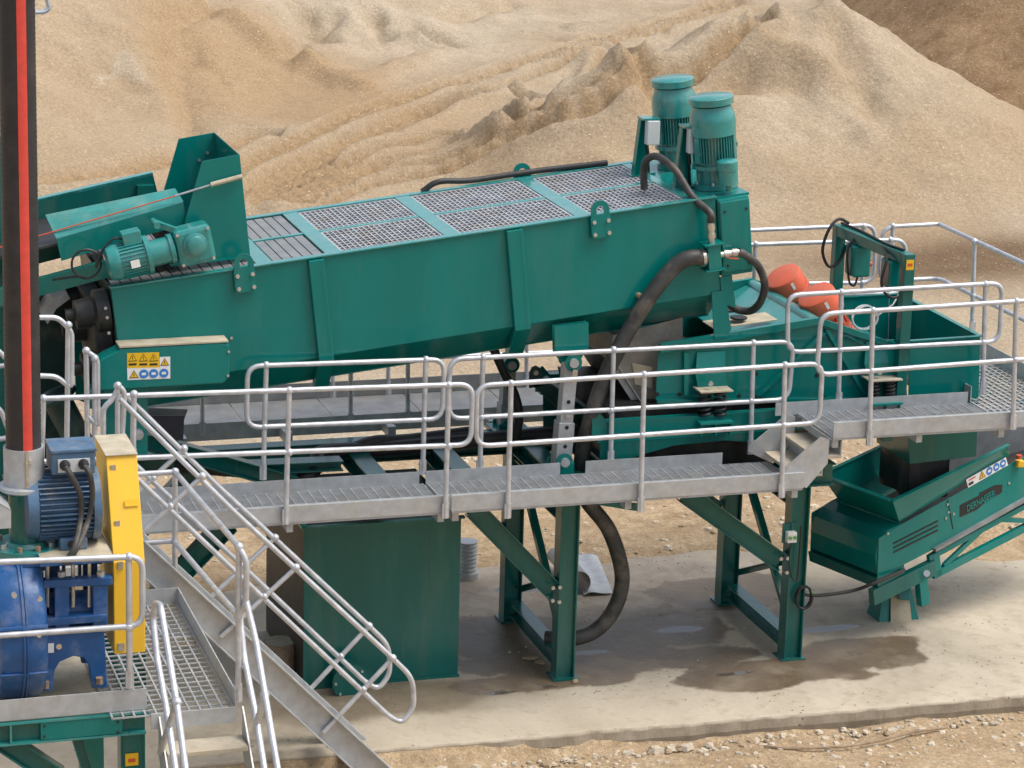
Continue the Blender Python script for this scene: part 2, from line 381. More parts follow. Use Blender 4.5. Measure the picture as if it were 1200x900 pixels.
# rolling ground behind the slab, a drop in front of the kerb
Zt += .06*fbm(X2*.9, Y2*.9, 5)*sstep(3.0, 5.0, Y2)*(1-hillm)
fr = sstep(-1.30, -1.40, Y2); Zt = np.where(Y2 < 4, -.02, Zt); Zt = np.where(Y2 < -1.2, -.17*fr+.06*fbm(X2*1.6, Y2*1.6, 5)*fr-.03*(1-fr), Zt)
Zt = np.where((Y2 > -1.2) & (Y2 < 3.2), -.16, Zt)
Zt = np.where((Y2 >= 3.2) & (Y2 < 4), -.16+(.14+.05*fbm(X2*1.4, Y2*1.4, 4))*sstep(3.2, 3.7, Y2), Zt)
p = PZ(1110, 308, 0); wet = np.exp(-(np.hypot((X2-p.x)*.55, (Y2-p.y)*1.0)/1.5)**2)
p = PZ(1190, 300, 0); wet = np.maximum(wet, np.exp(-(np.hypot((X2-p.x)*.4, (Y2-p.y)*1.0)/1.3)**2))
damp = np.where(Y2 < 8, .55+.5*fbm(X2*.7, Y2*.7, 4), damp)
nx_, ny_ = X2.shape
vs = np.stack([X2, Y2, Zt], -1).reshape(-1, 3).astype(np.float32)
ii = (np.arange(nx_-1)[:, None]*ny_+np.arange(ny_-1)[None, :]).ravel()
fc = np.stack([ii, ii+ny_, ii+ny_+1, ii+1], -1)
def grid_mesh(name, vs, fc, attrs, flat=None):
    me = bpy.data.meshes.new(name)
    me.vertices.add(len(vs)); me.vertices.foreach_set('co', vs.ravel())
    me.loops.add(fc.size); me.loops.foreach_set('vertex_index', fc.ravel().astype(np.int32))
    me.polygons.add(len(fc)); me.polygons.foreach_set('loop_start', np.arange(0, fc.size, fc.shape[1]).astype(np.int32))
    me.update(calc_edges=True); me.polygons.foreach_set('use_smooth', np.ones(len(fc), bool) if flat is None else ~flat)
    for k, a in attrs.items():
        at = me.attributes.new(k, 'FLOAT', 'POINT'); at.data.foreach_set('value', a.ravel().astype(np.float32))
    me.validate(); o = bpy.data.objects.new(name, me); col.objects.link(o); return o
dirt = np.where(Y2 < 9, sstep(9, 6, Y2), 0)
ground = tag(grid_mesh('ground', vs, fc, dict(damp=damp, brown=brown, wet=np.clip(wet*1.2, 0, 1), dirt=dirt, rut=road)), kind='structure')
def N(m, t): return m.node_tree.nodes.new(t)
def mixc(m, f, a, b):
    x = N(m, 'ShaderNodeMix'); x.data_type = 'RGBA'; l = m.node_tree.links
    for s, i in ((f, 0), (a, 6), (b, 7)):
        if isinstance(s, tuple): x.inputs[i].default_value = (*s, 1)
        elif isinstance(s, (int, float)): x.inputs[i].default_value = s
        else: l.new(s, x.inputs[i])
    return x.outputs[2]
def attr(m, nme):
    a = N(m, 'ShaderNodeAttribute'); a.attribute_name = nme; return a.outputs['Fac']
def noise(m, scale, det=6, rough=.6, vec=None):
    a = N(m, 'ShaderNodeTexNoise'); a.inputs['Scale'].default_value = scale; a.inputs['Detail'].default_value = det; a.inputs['Roughness'].default_value = rough
    m.node_tree.links.new(vec, a.inputs['Vector']); return a.outputs[0]
def ramp(m, f, a, b, ca=0.0, cb=1.0):
    r = N(m, 'ShaderNodeMapRange'); r.inputs[1].default_value = a; r.inputs[2].default_value = b; r.inputs[3].default_value = ca; r.inputs[4].default_value = cb
    m.node_tree.links.new(f, r.inputs[0]); return r.outputs[0]
SAND = bpy.data.materials.new('sand'); SAND.use_nodes = True; m = SAND; l = m.node_tree.links; bs = m.node_tree.nodes['Principled BSDF']
tc = N(m, 'ShaderNodeTexCoord').outputs['Object']
c = mixc(m, ramp(m, noise(m, .9, 8, .65, tc), .35, .65), (.375, .31, .22), (.465, .39, .29))
c = mixc(m, attr(m, 'damp'), c, mixc(m, noise(m, 3, 6, .6, tc), (.32, .22, .125), (.40, .29, .175)))
c = mixc(m, ramp(m, attr(m, 'rut'), 0, 1, 0, .8), c, mixc(m, noise(m, 5, 5, .6, tc), (.25, .165, .085), (.34, .235, .13)))
c = mixc(m, attr(m, 'brown'), c, mixc(m, ramp(m, noise(m, 1.6, 8, .7, tc), .35, .65), (.24, .15, .078), (.37, .25, .145)))
c = mixc(m, attr(m, 'dirt'), c, mixc(m, ramp(m, noise(m, 2.5, 9, .7, tc), .33, .67), (.32, .225, .13), (.50, .38, .245)))
c = mixc(m, attr(m, 'wet'), c, mixc(m, noise(m, 2, 5, .6, tc), (.13, .085, .05), (.22, .15, .09)))
sp = ramp(m, noise(m, 26, 3, .8, tc), .30, .72); c = mixc(m, sp, c, c) if False else c
hv = N(m, 'ShaderNodeHueSaturation'); l.new(ramp(m, noise(m, 17, 5, .85, tc), .32, .68, .66, 1.28), hv.inputs['Value']); l.new(c, hv.inputs['Color'])
vo = N(m, 'ShaderNodeTexVoronoi'); vo.inputs['Scale'].default_value = 9; l.new(tc, vo.inputs['Vector'])
peb = ramp(m, vo.outputs['Distance'], .10, .16, 1, 0)
c = mixc(m, peb, hv.outputs[0], mixc(m, vo.outputs['Color'], (.30, .22, .14), (.66, .57, .44)))
l.new(c, bs.inputs['Base Color']); bs.inputs['Roughness'].default_value = .93; bs.inputs['Specular IOR Level'].default_value = .15
bp = N(m, 'ShaderNodeBump'); bp.inputs['Strength'].default_value = .9; bp.inputs['Distance'].default_value = .10; l.new(noise(m, 2.4, 7, .72, tc), bp.inputs['Height'])
bp2 = N(m, 'ShaderNodeBump'); bp2.inputs['Strength'].default_value = .7; bp2.inputs['Distance'].default_value = .02; l.new(noise(m, 22, 4, .8, tc), bp2.inputs['Height']); l.new(bp.outputs[0], bp2.inputs['Normal'])
l.new(bp2.outputs[0], bs.inputs['Normal']); ground.data.materials.append(SAND)

# ------------------------------------------------------------------ concrete slab
sx = np.arange(-9, 9.01, .04); back = 3.35
def yfront(x): return -1.36-.022*(x-1)+.02*fbm(x*1.3, x*0+2, 3)+.018*fbm(x*6, x*0+5, 3)
cols = []; vals = []
for x in sx:
    yf = float(yfront(np.array([x]))[0]); xx = x
    r = [(xx, yf+.0, -.19), (xx, yf-.012, -.10), (xx, yf+.012*abs(math.sin(x*9)), -.022), (xx, yf+.03+.012*math.sin(x*23), 0)]
    yb = back-.10*max(0, x-3.6)*4 if x > 3.6 else back
    yb += .06*math.sin(x*3)+.04*math.sin(x*7.3)
    for k in range(1, 125): r.append((xx, yf+.03+(yb-yf-.03)*k/124, 0))
    r += [(xx, yb+.02, -.2)]; cols.append(r)
cols = np.array(cols, np.float32); ny2 = cols.shape[1]
SX, SY = cols[..., 0].copy(), cols[..., 1].copy()
cols[..., 2] += np.where(cols[..., 2] > -.01, .012*fbm(SX*.8, SY*.8, 3), 0)
def blob(cx, cy, ra, rb, rot=0, nz=.35, sh=.12):
    dx, dy = SX-cx, SY-cy; c_, s_ = math.cos(rot), math.sin(rot)
    d = np.hypot((dx*c_+dy*s_)/ra, (-dx*s_+dy*c_)/rb)+nz*fbm(SX*1.7+cx, SY*1.7, 6, .55)
    return sstep(1+sh, 1-sh, d)
wet = np.zeros(SX.shape); pud = np.zeros(SX.shape)
for (px, py, ra, rb) in [(1010, 765, .75, .48), (900, 790, .9, .42), (700, 775, 1.1, .55), (600, 745, .85, .6), (780, 740, .9, .5), (860, 690, .9, .5), (620, 800, .9, .25), (820, 770, .6, .3)]:
    p = PZ(px, py, 0); wet = np.maximum(wet, blob(p.x, p.y, ra, rb, 0, .55, .05))
p = PZ(450, 820, 0); wet = np.maximum(wet, blob(p.x, p.y, 1.5, .5, 0, .5, .3)*.75)
p = PZ(700, 700, 0); muddy = blob(p.x, p.y, 2.2, 1.5, 0, .6, .4)
for (px, py, ra, rb) in [(862, 789, .20, .045), (795, 738, .30, .10), (965, 737, .42, .10), (640, 805, .12, .03), (610, 690, .35, .12), (690, 765, .2, .06), (585, 812, .16, .04)]:
    p = PZ(px, py, 0); pud = np.maximum(pud, blob(p.x, p.y, ra, rb, 0, .5, .15))
nx2 = len(sx); ii = (np.arange(nx2-1)[:, None]*ny2+np.arange(ny2-1)[None, :]).ravel()
slab = tag(grid_mesh('concrete_slab', cols.reshape(-1, 3), np.stack([ii, ii+ny2, ii+ny2+1, ii+1], -1), dict(wet=wet, puddle=pud, mud=muddy, kerb=(cols[..., 2] < -.008)*1.0), flat=np.tile(np.arange(ny2-1) < 3, nx2-1)), kind='structure')
m = CONC = bpy.data.materials.new('concrete'); m.use_nodes = True; l = m.node_tree.links; bs = m.node_tree.nodes['Principled BSDF']
tc = N(m, 'ShaderNodeTexCoord').outputs['Object']
c = mixc(m, ramp(m, noise(m, 1.1, 8, .65, tc), .35, .65), (.40, .345, .26), (.53, .465, .365))
c = mixc(m, ramp(m, noise(m, 4.5, 9, .7, tc), .5, .72, 0, .7), c, (.30, .235, .155))
mudc = mixc(m, ramp(m, noise(m, 3.0, 8, .7, tc), .4, .62), (.27, .225, .18), (.38, .33, .275))
mm = N(m, 'ShaderNodeMath'); mm.operation = 'MULTIPLY'; mm.inputs[1].default_value = .85; l.new(attr(m, 'mud'), mm.inputs[0])
c = mixc(m, mm.outputs[0], c, mudc)
wn = N(m, 'ShaderNodeMath'); wn.operation = 'MULTIPLY'; l.new(attr(m, 'wet'), wn.inputs[0]); l.new(ramp(m, noise(m, 2.2, 7, .65, tc), .25, .5, .45, 1), wn.inputs[1])
c = mixc(m, wn.outputs[0], c, mixc(m, ramp(m, noise(m, 1.7, 6, .6, tc), .35, .65), (.13, .092, .055), (.20, .148, .09)))
c = mixc(m, ramp(m, attr(m, 'kerb'), 0, 1, 0, .85), c, mixc(m, ramp(m, noise(m, 3, 7, .7, tc), .35, .65), (.16, .125, .085), (.31, .26, .19)))  # upright kerb face darkened for its dirt and its shading together
c = mixc(m, attr(m, 'puddle'), c, (.11, .09, .065))
vo = N(m, 'ShaderNodeTexVoronoi'); vo.inputs['Scale'].default_value = 13; l.new(tc, vo.inputs['Vector'])
sel = N(m, 'ShaderNodeMath'); sel.operation = 'MULTIPLY'; l.new(ramp(m, vo.outputs['Distance'], .12, .2, 1, 0), sel.inputs[0]); l.new(ramp(m, noise(m, 1.4, 3, .5, tc), .52, .6), sel.inputs[1])
c = mixc(m, sel.outputs[0], c, (.11, .09, .075))
l.new(c, bs.inputs['Base Color'])
rg = N(m, 'ShaderNodeMix'); rg.data_type = 'FLOAT'; l.new(attr(m, 'puddle'), rg.inputs[0]); l.new(ramp(m, wn.outputs[0], 0, 1, .85, .42), rg.inputs[2]); rg.inputs[3].default_value = .03
l.new(rg.outputs[0], bs.inputs['Roughness']); bs.inputs['Specular IOR Level'].default_value = .4
bp = N(m, 'ShaderNodeBump'); bp.inputs['Distance'].default_value = .015; l.new(noise(m, 9, 6, .7, tc), bp.inputs['Height'])
l.new(ramp(m, attr(m, 'puddle'), 0, 1, .5, .0), bp.inputs['Strength']); l.new(bp.outputs[0], bs.inputs['Normal'])
slab.data.materials.append(CONC)
# ================================================================== WASH TROUGH
YF, YB = .12, 2.07
TA = PY(130, 338, YF); TE = PY(838, 231.5, YF); TL = (TE-TA).length; TU = (TE-TA)/TL; TN = TU.cross(EY); TN = TN if TN.z > 0 else -TN
def T(u, y, n): p = TA+TU*u+TN*n; p.y = y; return p
def tun(px, py, y=YF): p = PY(px, py, y)-TA; return p.dot(TU), p.dot(TN)
U = lambda px, py: tun(px, py)[0]
NS = tun(550, 391)[1]            # lower edge of the upright side
ND = NS-.30                      # bottom of the slanted part
wash = thing('wash_trough', 'long green inclined wash trough with mesh panels on top and two upright motors', 'wash plant', T(TL/2, 1.1, ND-.1))
t_ = .012
def tprof(y0, y1, ins=0): return [(y0, 0), (y0, NS), (y0+.38, ND), (y1-.38, ND), (y1, NS), (y1, 0)]
for nm, (ya, yb_) in dict(side_panel=(YF, 1), side_panel_=(YB, -1)).items():
    y = ya; s = yb_
    b = B().hexa([T(0, y, NS), T(TL, y, NS), T(TL, y+s*t_, NS), T(0, y+s*t_, NS), T(0, y, -.002), T(TL, y, -.002), T(TL, y+s*t_, -.002), T(0, y+s*t_, -.002)])
    build('side_panel', b, GREEN, wash, .004)
    b = B().hexa([T(0, y+s*.38, ND), T(TL, y+s*.38, ND), T(TL, y+s*.395, ND), T(0, y+s*.395, ND), T(0, y+s*.001, NS-.001), T(TL, y+s*.001, NS-.001), T(TL, y+s*.016, NS-.001), T(0, y+s*.016, NS-.001)])
    build('lower_panel', b, GREEN, wash, .003)
    # edge flange on top
    b = B().hexa([T(-.01, y-s*.025, 0), T(TL+.01, y-s*.025, 0), T(TL+.01, y+s*.06, 0), T(-.01, y+s*.06, 0), T(-.01, y-s*.025, .016), T(TL+.01, y-s*.025, .016), T(TL+.01, y+s*.06, .016), T(-.01, y+s*.06, .016)])
    build('top_flange', b, GREENM_SKY, wash, .004)
build('bottom_panel', B().hexa([T(0, YF+.38, ND-.012), T(TL, YF+.38, ND-.012), T(TL, YB-.38, ND-.012), T(0, YB-.38, ND-.012), T(0, YF+.38, ND-.001), T(TL, YF+.38, ND-.001), T(TL, YB-.38, ND-.001), T(0, YB-.38, ND-.001)]), GREEN, wash)
for u in (0.006, TL-.006):
    build('end_plate', B().prism([T(u, y, n) for y, n in [(YF+.015, -.003), (YF+.015, NS), (YF+.39, ND+.003), (YB-.39, ND+.003), (YB-.015, NS), (YB-.015, -.003)]], TU*(.012 if u > 1 else -.012)), DKGREEN if u < 1 else GREEN, wash)  # feed-end plate in darker green: shade of the left-facing end is painted in
build('slurry', B().hexa([T(.02, YF+.02, -.75), T(TL-.02, YF+.02, -.95), T(TL-.02, YB-.02, -.95), T(.02, YB-.02, -.75), T(.02, YF+.02, -.55), T(TL-.02, YF+.02, -.75), T(TL-.02, YB-.02, -.75), T(.02, YB-.02, -.55)]), SLURRY, wash)
for yy in (.62, 1.55):   # paddle shafts in the trough
    b = B().tube([T(.05, yy, -.42), T(TL-.05, yy, -.42)], .07, 10)
    for i in range(28):
        u = .15+i*(TL-.3)/28; a = i*2.2
        for k in (0, 2.09, 4.19):
            d = TN*math.cos(a+k)+EY*math.sin(a+k); c = T(u, yy, -.42)+d*.2
            b.box(c, (.09, .02, .28), (TU+EY*.5).normalized(), d.cross(TU), d)
    build('paddle_shaft', b, DIRTY, wash)
# ribs
for pa in ((360, 378, 302), (592, 611, 268)):
    ua, ub = U(pa[0], pa[2]), U(pa[1], pa[2])
    for y, s in ((YF, -1), (YB, 1)):
        pr = [(y+s*.002, .0), (y+s*.055, -.004), (y+s*.055, NS-.02), (y-s*.30, ND-.07), (y-s*.36, ND-.07), (y-s*.36, ND-.003), (y+s*.002, NS)]
        build('side_rib', B().prism([T(ua, a, n-.01) for a, n in pr], TU*(ub-ua)), GREEN, wash, .005)
        build('rib_seam', B().prism([T(ub-.035, a+s*.002, n-.012) for a, n in pr[:3]+[(y+s*.002, NS)]], TU*.012), GREEN, wash)
# top beams and panels
mid = (YF+YB)/2
ub_ = [U(262, 318), U(302, 312), U(383, 298.5), U(523, 278), U(676, 255), U(806, 236)]
for i, u in enumerate(ub_):
    if i == 0: continue
    wv = .15 if i < 5 else .09
    build('cross_beam', B().hexa([T(u, YF+.062, -.07), T(u+wv, YF+.062, -.07), T(u+wv, YB-.062, -.07), T(u, YB-.062, -.07), T(u, YF+.062, .012), T(u+wv, YF+.062, .012), T(u+wv, YB-.062, .012), T(u, YB-.062, .012)]), GREENM_SKY, wash, .004)
for i in range(1, 5):
    a, b_ = ub_[i]+.152, ub_[i+1]-.002
    build('centre_bar', B().hexa([T(a, mid-.03, -.06), T(b_, mid-.03, -.06), T(b_, mid+.03, -.06), T(a, mid+.03, -.06), T(a, mid-.03, .01), T(b_, mid-.03, .01), T(b_, mid+.03, .01), T(a, mid+.03, .01)]), GREENM_SKY, wash, .003)
    for (y0, y1) in ((YF+.075, mid-.04), (mid+.04, YB-.075)):
        o = T(a+.01, y0, .002); L = b_-a-.02; Wd = y1-y0
        if i == 1:
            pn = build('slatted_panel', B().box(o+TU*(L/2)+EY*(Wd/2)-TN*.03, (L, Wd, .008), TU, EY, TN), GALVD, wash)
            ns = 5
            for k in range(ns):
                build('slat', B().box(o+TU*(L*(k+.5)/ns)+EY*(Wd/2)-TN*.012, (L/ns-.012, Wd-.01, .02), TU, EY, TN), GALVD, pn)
        else:
            fr = B()
            for (c, d) in ((o+TU*(L/2), (L, .02, .04)), (o+TU*(L/2)+EY*Wd, (L, .02, .04)), (o+EY*(Wd/2), (.02, Wd, .04)), (o+TU*L+EY*(Wd/2), (.02, Wd, .04))): fr.box(c-TN*.02, d, TU, EY, TN)
            pn = build('mesh_panel', fr, MESHM, wash)
            build('mesh', grating(o-TN*.002, TU, EY, TN, L, Wd, .050, .095, .011, .03, .019), MESHM, pn, kind='stuff')
    
# planked grey cover at the feed end
u0_, u1_ = .02, ub_[1]-.01
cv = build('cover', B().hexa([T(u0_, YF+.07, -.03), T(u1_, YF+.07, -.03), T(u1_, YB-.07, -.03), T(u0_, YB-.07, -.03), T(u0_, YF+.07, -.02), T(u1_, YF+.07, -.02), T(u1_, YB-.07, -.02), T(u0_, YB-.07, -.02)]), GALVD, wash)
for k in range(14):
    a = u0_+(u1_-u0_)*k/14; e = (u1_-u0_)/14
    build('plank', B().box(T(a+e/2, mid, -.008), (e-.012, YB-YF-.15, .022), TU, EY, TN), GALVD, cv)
# lifting lugs
def lug(u, y, s):
    pts = []
    wv = .09
    for a in range(9): pts.append((wv*math.cos(math.pi*a/8), .10+wv*math.sin(math.pi*a/8)))
    pts = [(wv+.01, -.27), (wv+.01, -.02)]+pts+[(-wv-.01, -.02), (-wv-.01, -.27)]
    hole = [(.035*math.cos(2*math.pi*a/12), .09+.035*math.sin(2*math.pi*a/12)) for a in range(12)]
    y0 = y-s*.028 if s > 0 else y+.028
    b = B(); th = EY*(-s*.02)
    # plate as ring of quads around the hole plus lower part
    o = T(u, y-s*.03, 0)
    P = lambda q: o+TU*q[0]+TN*q[1]
    b.prism([P(q) for q in [(-wv-.01, -.21), (wv+.01, -.21), (wv+.01, -.02), (wv, .02), (-wv, .02), (-wv-.01, -.02)]], th)
    up_ = [(wv*math.cos(math.pi*a/10), .06+wv*math.sin(math.pi*a/10)) for a in range(11)]
    inn = [(.038*math.cos(math.pi*a/10), .06+.038*math.sin(math.pi*a/10)) for a in range(11)]
    up_ = [(wv, .0205)]+up_+[(-wv, .0205)]; inn = [(.038, .0205)]+inn+[(-.038, .0205)]
    for i in range(len(up_)-1): b.prism([P(inn[i]), P(up_[i]), P(up_[i+1]), P(inn[i+1])], th)
    lg = build('lifting_lug', b, GREEN, wash)
    bolts(lg, [P((x, n))+th for x in (-.07, .07) for n in (-.17, -.05)], (0, -s, 0), .02, .018)
lug(U(702, 252), YF, 1); lug(U(285, 314), YF, 1); lug(U(686, 252), YB, -1); lug(U(293, 313), YB, -1)
build('drain_plug', B().cyl(PY(748, 346, YF), PY(748, 346, YF)-EY*.08, .03, n=10), RUST, wash)
# right-hand end: housing, brackets
hu, hn = tun(836, 236, .12)
hb = B().hexa([T(TL+.012, .10, -.78), T(TL+.34, .10, -.78), T(TL+.34, 2.0, -.78), T(TL+.012, 2.0, -.78), T(TL+.012, .10, -.02), T(TL+.34, .10, -.02), T(TL+.34, 2.0, -.02), T(TL+.012, 2.0, -.02)])
gb = build('gear_housing', hb, GREEN, wash, .02)
gc = build('gear_cover', B().hexa([T(TL+.02, .07, -.74), T(TL+.33, .07, -.74), T(TL+.33, .098, -.74), T(TL+.02, .098, -.74), T(TL+.02, .07, -.04), T(TL+.33, .07, -.04), T(TL+.33, .098, -.04), T(TL+.02, .098, -.04)]), GREEN, wash, .02)
for a, n in ((.07, -.14), (.29, -.14), (.07, -.67), (.29, -.67)): build('bolt_hole', B().cyl(T(TL+a, .069, n), T(TL+a, .064, n), .013, n=10), INK, gc)
build('end_bracket', B().prism([T(TL-.10, .10, NS+.03), T(TL+.02, .10, NS+.03), T(TL+.05, .10, NS-.12), T(TL+.08, .10, NS-.36), T(TL+.03, .10, NS-.44), T(TL-.10, .10, NS-.44)], EY*.012), GREEN, wash)
build('end_bracket', B().prism([T(TL+.0, .106, -.78), T(TL+.12, .106, -.78), T(TL+.14, .106, NS-.16), T(TL+.0, .106, NS-.1)], EY*.02), GREEN, wash)
# top deck plate under the motors
build('motor_deck', B().hexa([T(ub_[5]+.09, YF+.03, -.03), T(TL+.36, YF+.03, -.03), T(TL+.36, YB-.03, -.03), T(ub_[5]+.09, YB-.03, -.03), T(ub_[5]+.09, YF+.03, -.004), T(TL+.36, YF+.03, -.004), T(TL+.36, YB-.03, -.004), T(ub_[5]+.09, YB-.03, -.004)]), GREEN, wash, .004)
def big_motor(y, topx, topy):
    top = PY(topx, topy, y); base = top-TN*1.02; h = 1.02
    # slide so that the foot meets the deck
    off = (T(0, y, 0)-base).dot(TN)
    h = h-off if False else h
    foot = base+TN*off; Lm = h-off
    rr = .195
    mt = build('drive_motor', B().lathe(foot, TN, [(0, .21), (.05, .21), (.05, .15), (.20, .15), (.20, .22), (.235, .22), (.235, .175), (Lm-.36, .175)], 28), GREENM_SKY, wash, label='upright green electric motor with finned body and round cap')
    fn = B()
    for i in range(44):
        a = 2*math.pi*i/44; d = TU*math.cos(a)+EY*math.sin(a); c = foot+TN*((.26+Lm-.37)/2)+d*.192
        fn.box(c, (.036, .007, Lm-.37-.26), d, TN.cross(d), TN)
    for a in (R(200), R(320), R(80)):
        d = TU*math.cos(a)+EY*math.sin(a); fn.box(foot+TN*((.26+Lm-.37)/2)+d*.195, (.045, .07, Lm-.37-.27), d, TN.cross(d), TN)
    build('cooling_fins', fn, GREENM_SKY, mt)
    build('fan_cowl', B().lathe(foot, TN, [(Lm-.37, .222), (Lm-.24, .225), (Lm-.17, .215), (Lm-.13, .195), (Lm-.09, .19)], 28), GREENM_SKY, mt)
    build('rain_cap', B().lathe(foot, TN, [(Lm-.085, .185), (Lm-.075, .215), (Lm-.012, .215), (Lm, .20), (Lm+.004, .001)], 28), GREENM_SKY, mt, label='pale round rain cap')
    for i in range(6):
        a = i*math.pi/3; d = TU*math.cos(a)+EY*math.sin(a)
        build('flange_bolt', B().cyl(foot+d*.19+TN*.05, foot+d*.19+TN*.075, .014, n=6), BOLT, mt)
        build('lantern_rib', B().box(foot+d*.165+TN*.125, (.05, .025, .148), d, TN.cross(d), TN), GREENM_SKY, mt)
    build('lifting_eye', B().tube([foot+TU*.21+TN*(Lm-.5)+TN*.03*math.sin(a)+TU*.03*math.cos(a) for a in [k*math.pi/4 for k in range(8)]], .008, 6, True), GREENM_SKY, mt)
    return foot
f1 = big_motor(.55, 833, 112); f2 = big_motor(1.62, 788, 91)
# oil pot
op = f1-EY*.34-TU*.0
build('oil_pot', B().lathe(op, TN, [(0.02, .03), (.09, .03), (.09, .095), (.22, .095), (.225, .1), (.25, .1), (.31, .1), (.325, .08), (.33, .02)], 20), GREENM_SKY, wash)
# isolator pedestals
def isolator(px, py, y, hgt):
    b0 = PY(px, py, y); x, z = TU, EZ
    b0 = T((b0-TA).dot(TU), y, .0)
    b = B()
    b.prism([b0-x*.10+z*0, b0+x*.10, b0+x*.045+z*hgt, b0-x*.045+z*hgt], EY*.012)
    b.prism([b0-x*.10-EY*0, b0-x*.088, b0-x*.033+z*hgt, b0-x*.045+z*hgt], EY*-.07)
    b.box(b0+z*.006, (.26, .16, .012), TU, EY, z)
    p = build('isolator_pedestal', b, GREEN, wash)
    c = b0+z*(hgt-.13)+x*.03
    build('isolator_box', B().box(c-EY*.12+x*.03, (.13, .09, .24)), GREYB, p, .008)
    build('hood', B().box(c+z*.135-EY*.06+x*.01, (.18, .17, .02)), GREENM_SKY, p)
    build('cable', B().tube(spline([c-EY*.05-z*.115, c-EY*.05-z*.25+x*.02, c-z*(hgt-.14)+x*.05]), [.02]*8+[.014]*9, 8), CABLE, p)
isolator(750, 192, 1.52, .56); isolator(799, 222, .72, .60)
# guard box at the feed end, with warning labels
gx0, gx1 = 112, 270
yg = -.10
gp = [PY(142, 409, yg), PY(258, 402, yg), PY(269, 404, yg), PY(269, 442, yg), PY(262, 449, yg), PY(112, 458, yg), PY(112, 425, yg)]
guard = build('drive_guard', B().prism(gp, EY*.215), GREEN, wash, .01)
gl = build('guard_lid', B().hexa([PY(140, 408, yg-.005), PY(268, 401, yg-.005), PY(268, 401, yg-.005)+EY*.22, PY(140, 408, yg-.005)+EY*.22, PY(140, 406, yg-.005), PY(268, 399.5, yg-.005), PY(268, 399.5, yg-.005)+EY*.22, PY(140, 406, yg-.005)+EY*.22]), WOODG, wash)
bolts(guard, [PY(x, y, yg) for x, y in ((268, 412), (267, 440))], (0, -1, 0))
bolts(wash, [PY(x, y, YF) for x, y in ((185, 401), (228, 398), (271, 396))], (0, -1, 0), .014)
def pq(a, b, c, d): return [a, b, c, d]
ys = yg-.003
lb = build('warning_label', B().prism([PY(149, 431.5, ys), PY(187, 430.5, ys), PY(187, 418.5, ys), PY(199.5, 418, ys), PY(199.5, 443.5, ys), PY(149.5, 445.5, ys)], EY*.002), WHITE, wash)
build('yellow_panel', B().prism([PY(149, 414, ys-.001), PY(186.5, 412.8, ys-.001), PY(186.5, 430.5, ys-.001), PY(149, 431.5, ys-.001)], EY*.002), SYEL, lb)
ys2 = ys-.002
for x in (155.5, 168, 180): tri_sign(lb, PY(x, 419.5, ys2), EX, EZ, .04)
tri_sign(lb, PY(193, 424.5, ys2), EX, EZ, .04); tri_sign(lb, PY(157, 439, ys2), EX, EZ, .042)
for x in (168.5, 180, 192): disc_sign(lb, PY(x, 438.2-(x-168)*.04, ys2), EX, EZ, .042)
for x in (155.5, 168, 180): build('small_print', B().box(PY(x, 427, ys2), (.07, .002, .018)), INK, lb)
# feed-end drive parts, dark
dr = build('end_bearing_housing', B().box(T(-.10, .75, -.5), (.18, 1.0, .7), TU, EY, TN), BLACK, wash, .02)
for k, (y, n) in enumerate(((.35, -.25), (.35, -.75), (.85, -.5), (1.2, -.3))):
    build('shaft_bearing', B().lathe(T(-.02, y, n), -TU, [(0, .2), (.12, .2), (.14, .14), (.30, .13), (.31, .06), (.38, .06)], 20), BLACK, wash)
build('chain_guard', B().prism([PY(50, 372, .9), PY(62, 350, .9), PY(78, 342, .9), PY(82, 350, .9), PY(66, 362, .9), PY(56, 380, .9)], EY*.5), GALV, wash)
build('pinion', B().cyl(T(-.12, .3, -1.02), T(-.30, .3, -1.02), .11), GREENM_SKY, wash)
bolts(wash, [PY(x, y, .14) for x, y in ((124, 361), (126, 372), (128, 390))], (-.4, -1, 0), .016)
# pivot bracket under the feed end
for yy in (.10, 1.95):
    pb = build('pivot_bracket', B().prism([PY(122, 455, .10)+EY*(yy-.1), PY(173, 453, .10)+EY*(yy-.1), PY(173, 535, .10)+EY*(yy-.1), PY(150, 540, .10)+EY*(yy-.1), PY(124, 530, .10)+EY*(yy-.1)], EY*.03), GREEN, wash)
    pc = PY(161, 508, .10)+EY*(yy-.1); build('pivot_pin', B().cyl(pc, pc-EY*.05, .05).cyl(pc-EY*.05, pc-EY*.07, .03), GALV, pb)
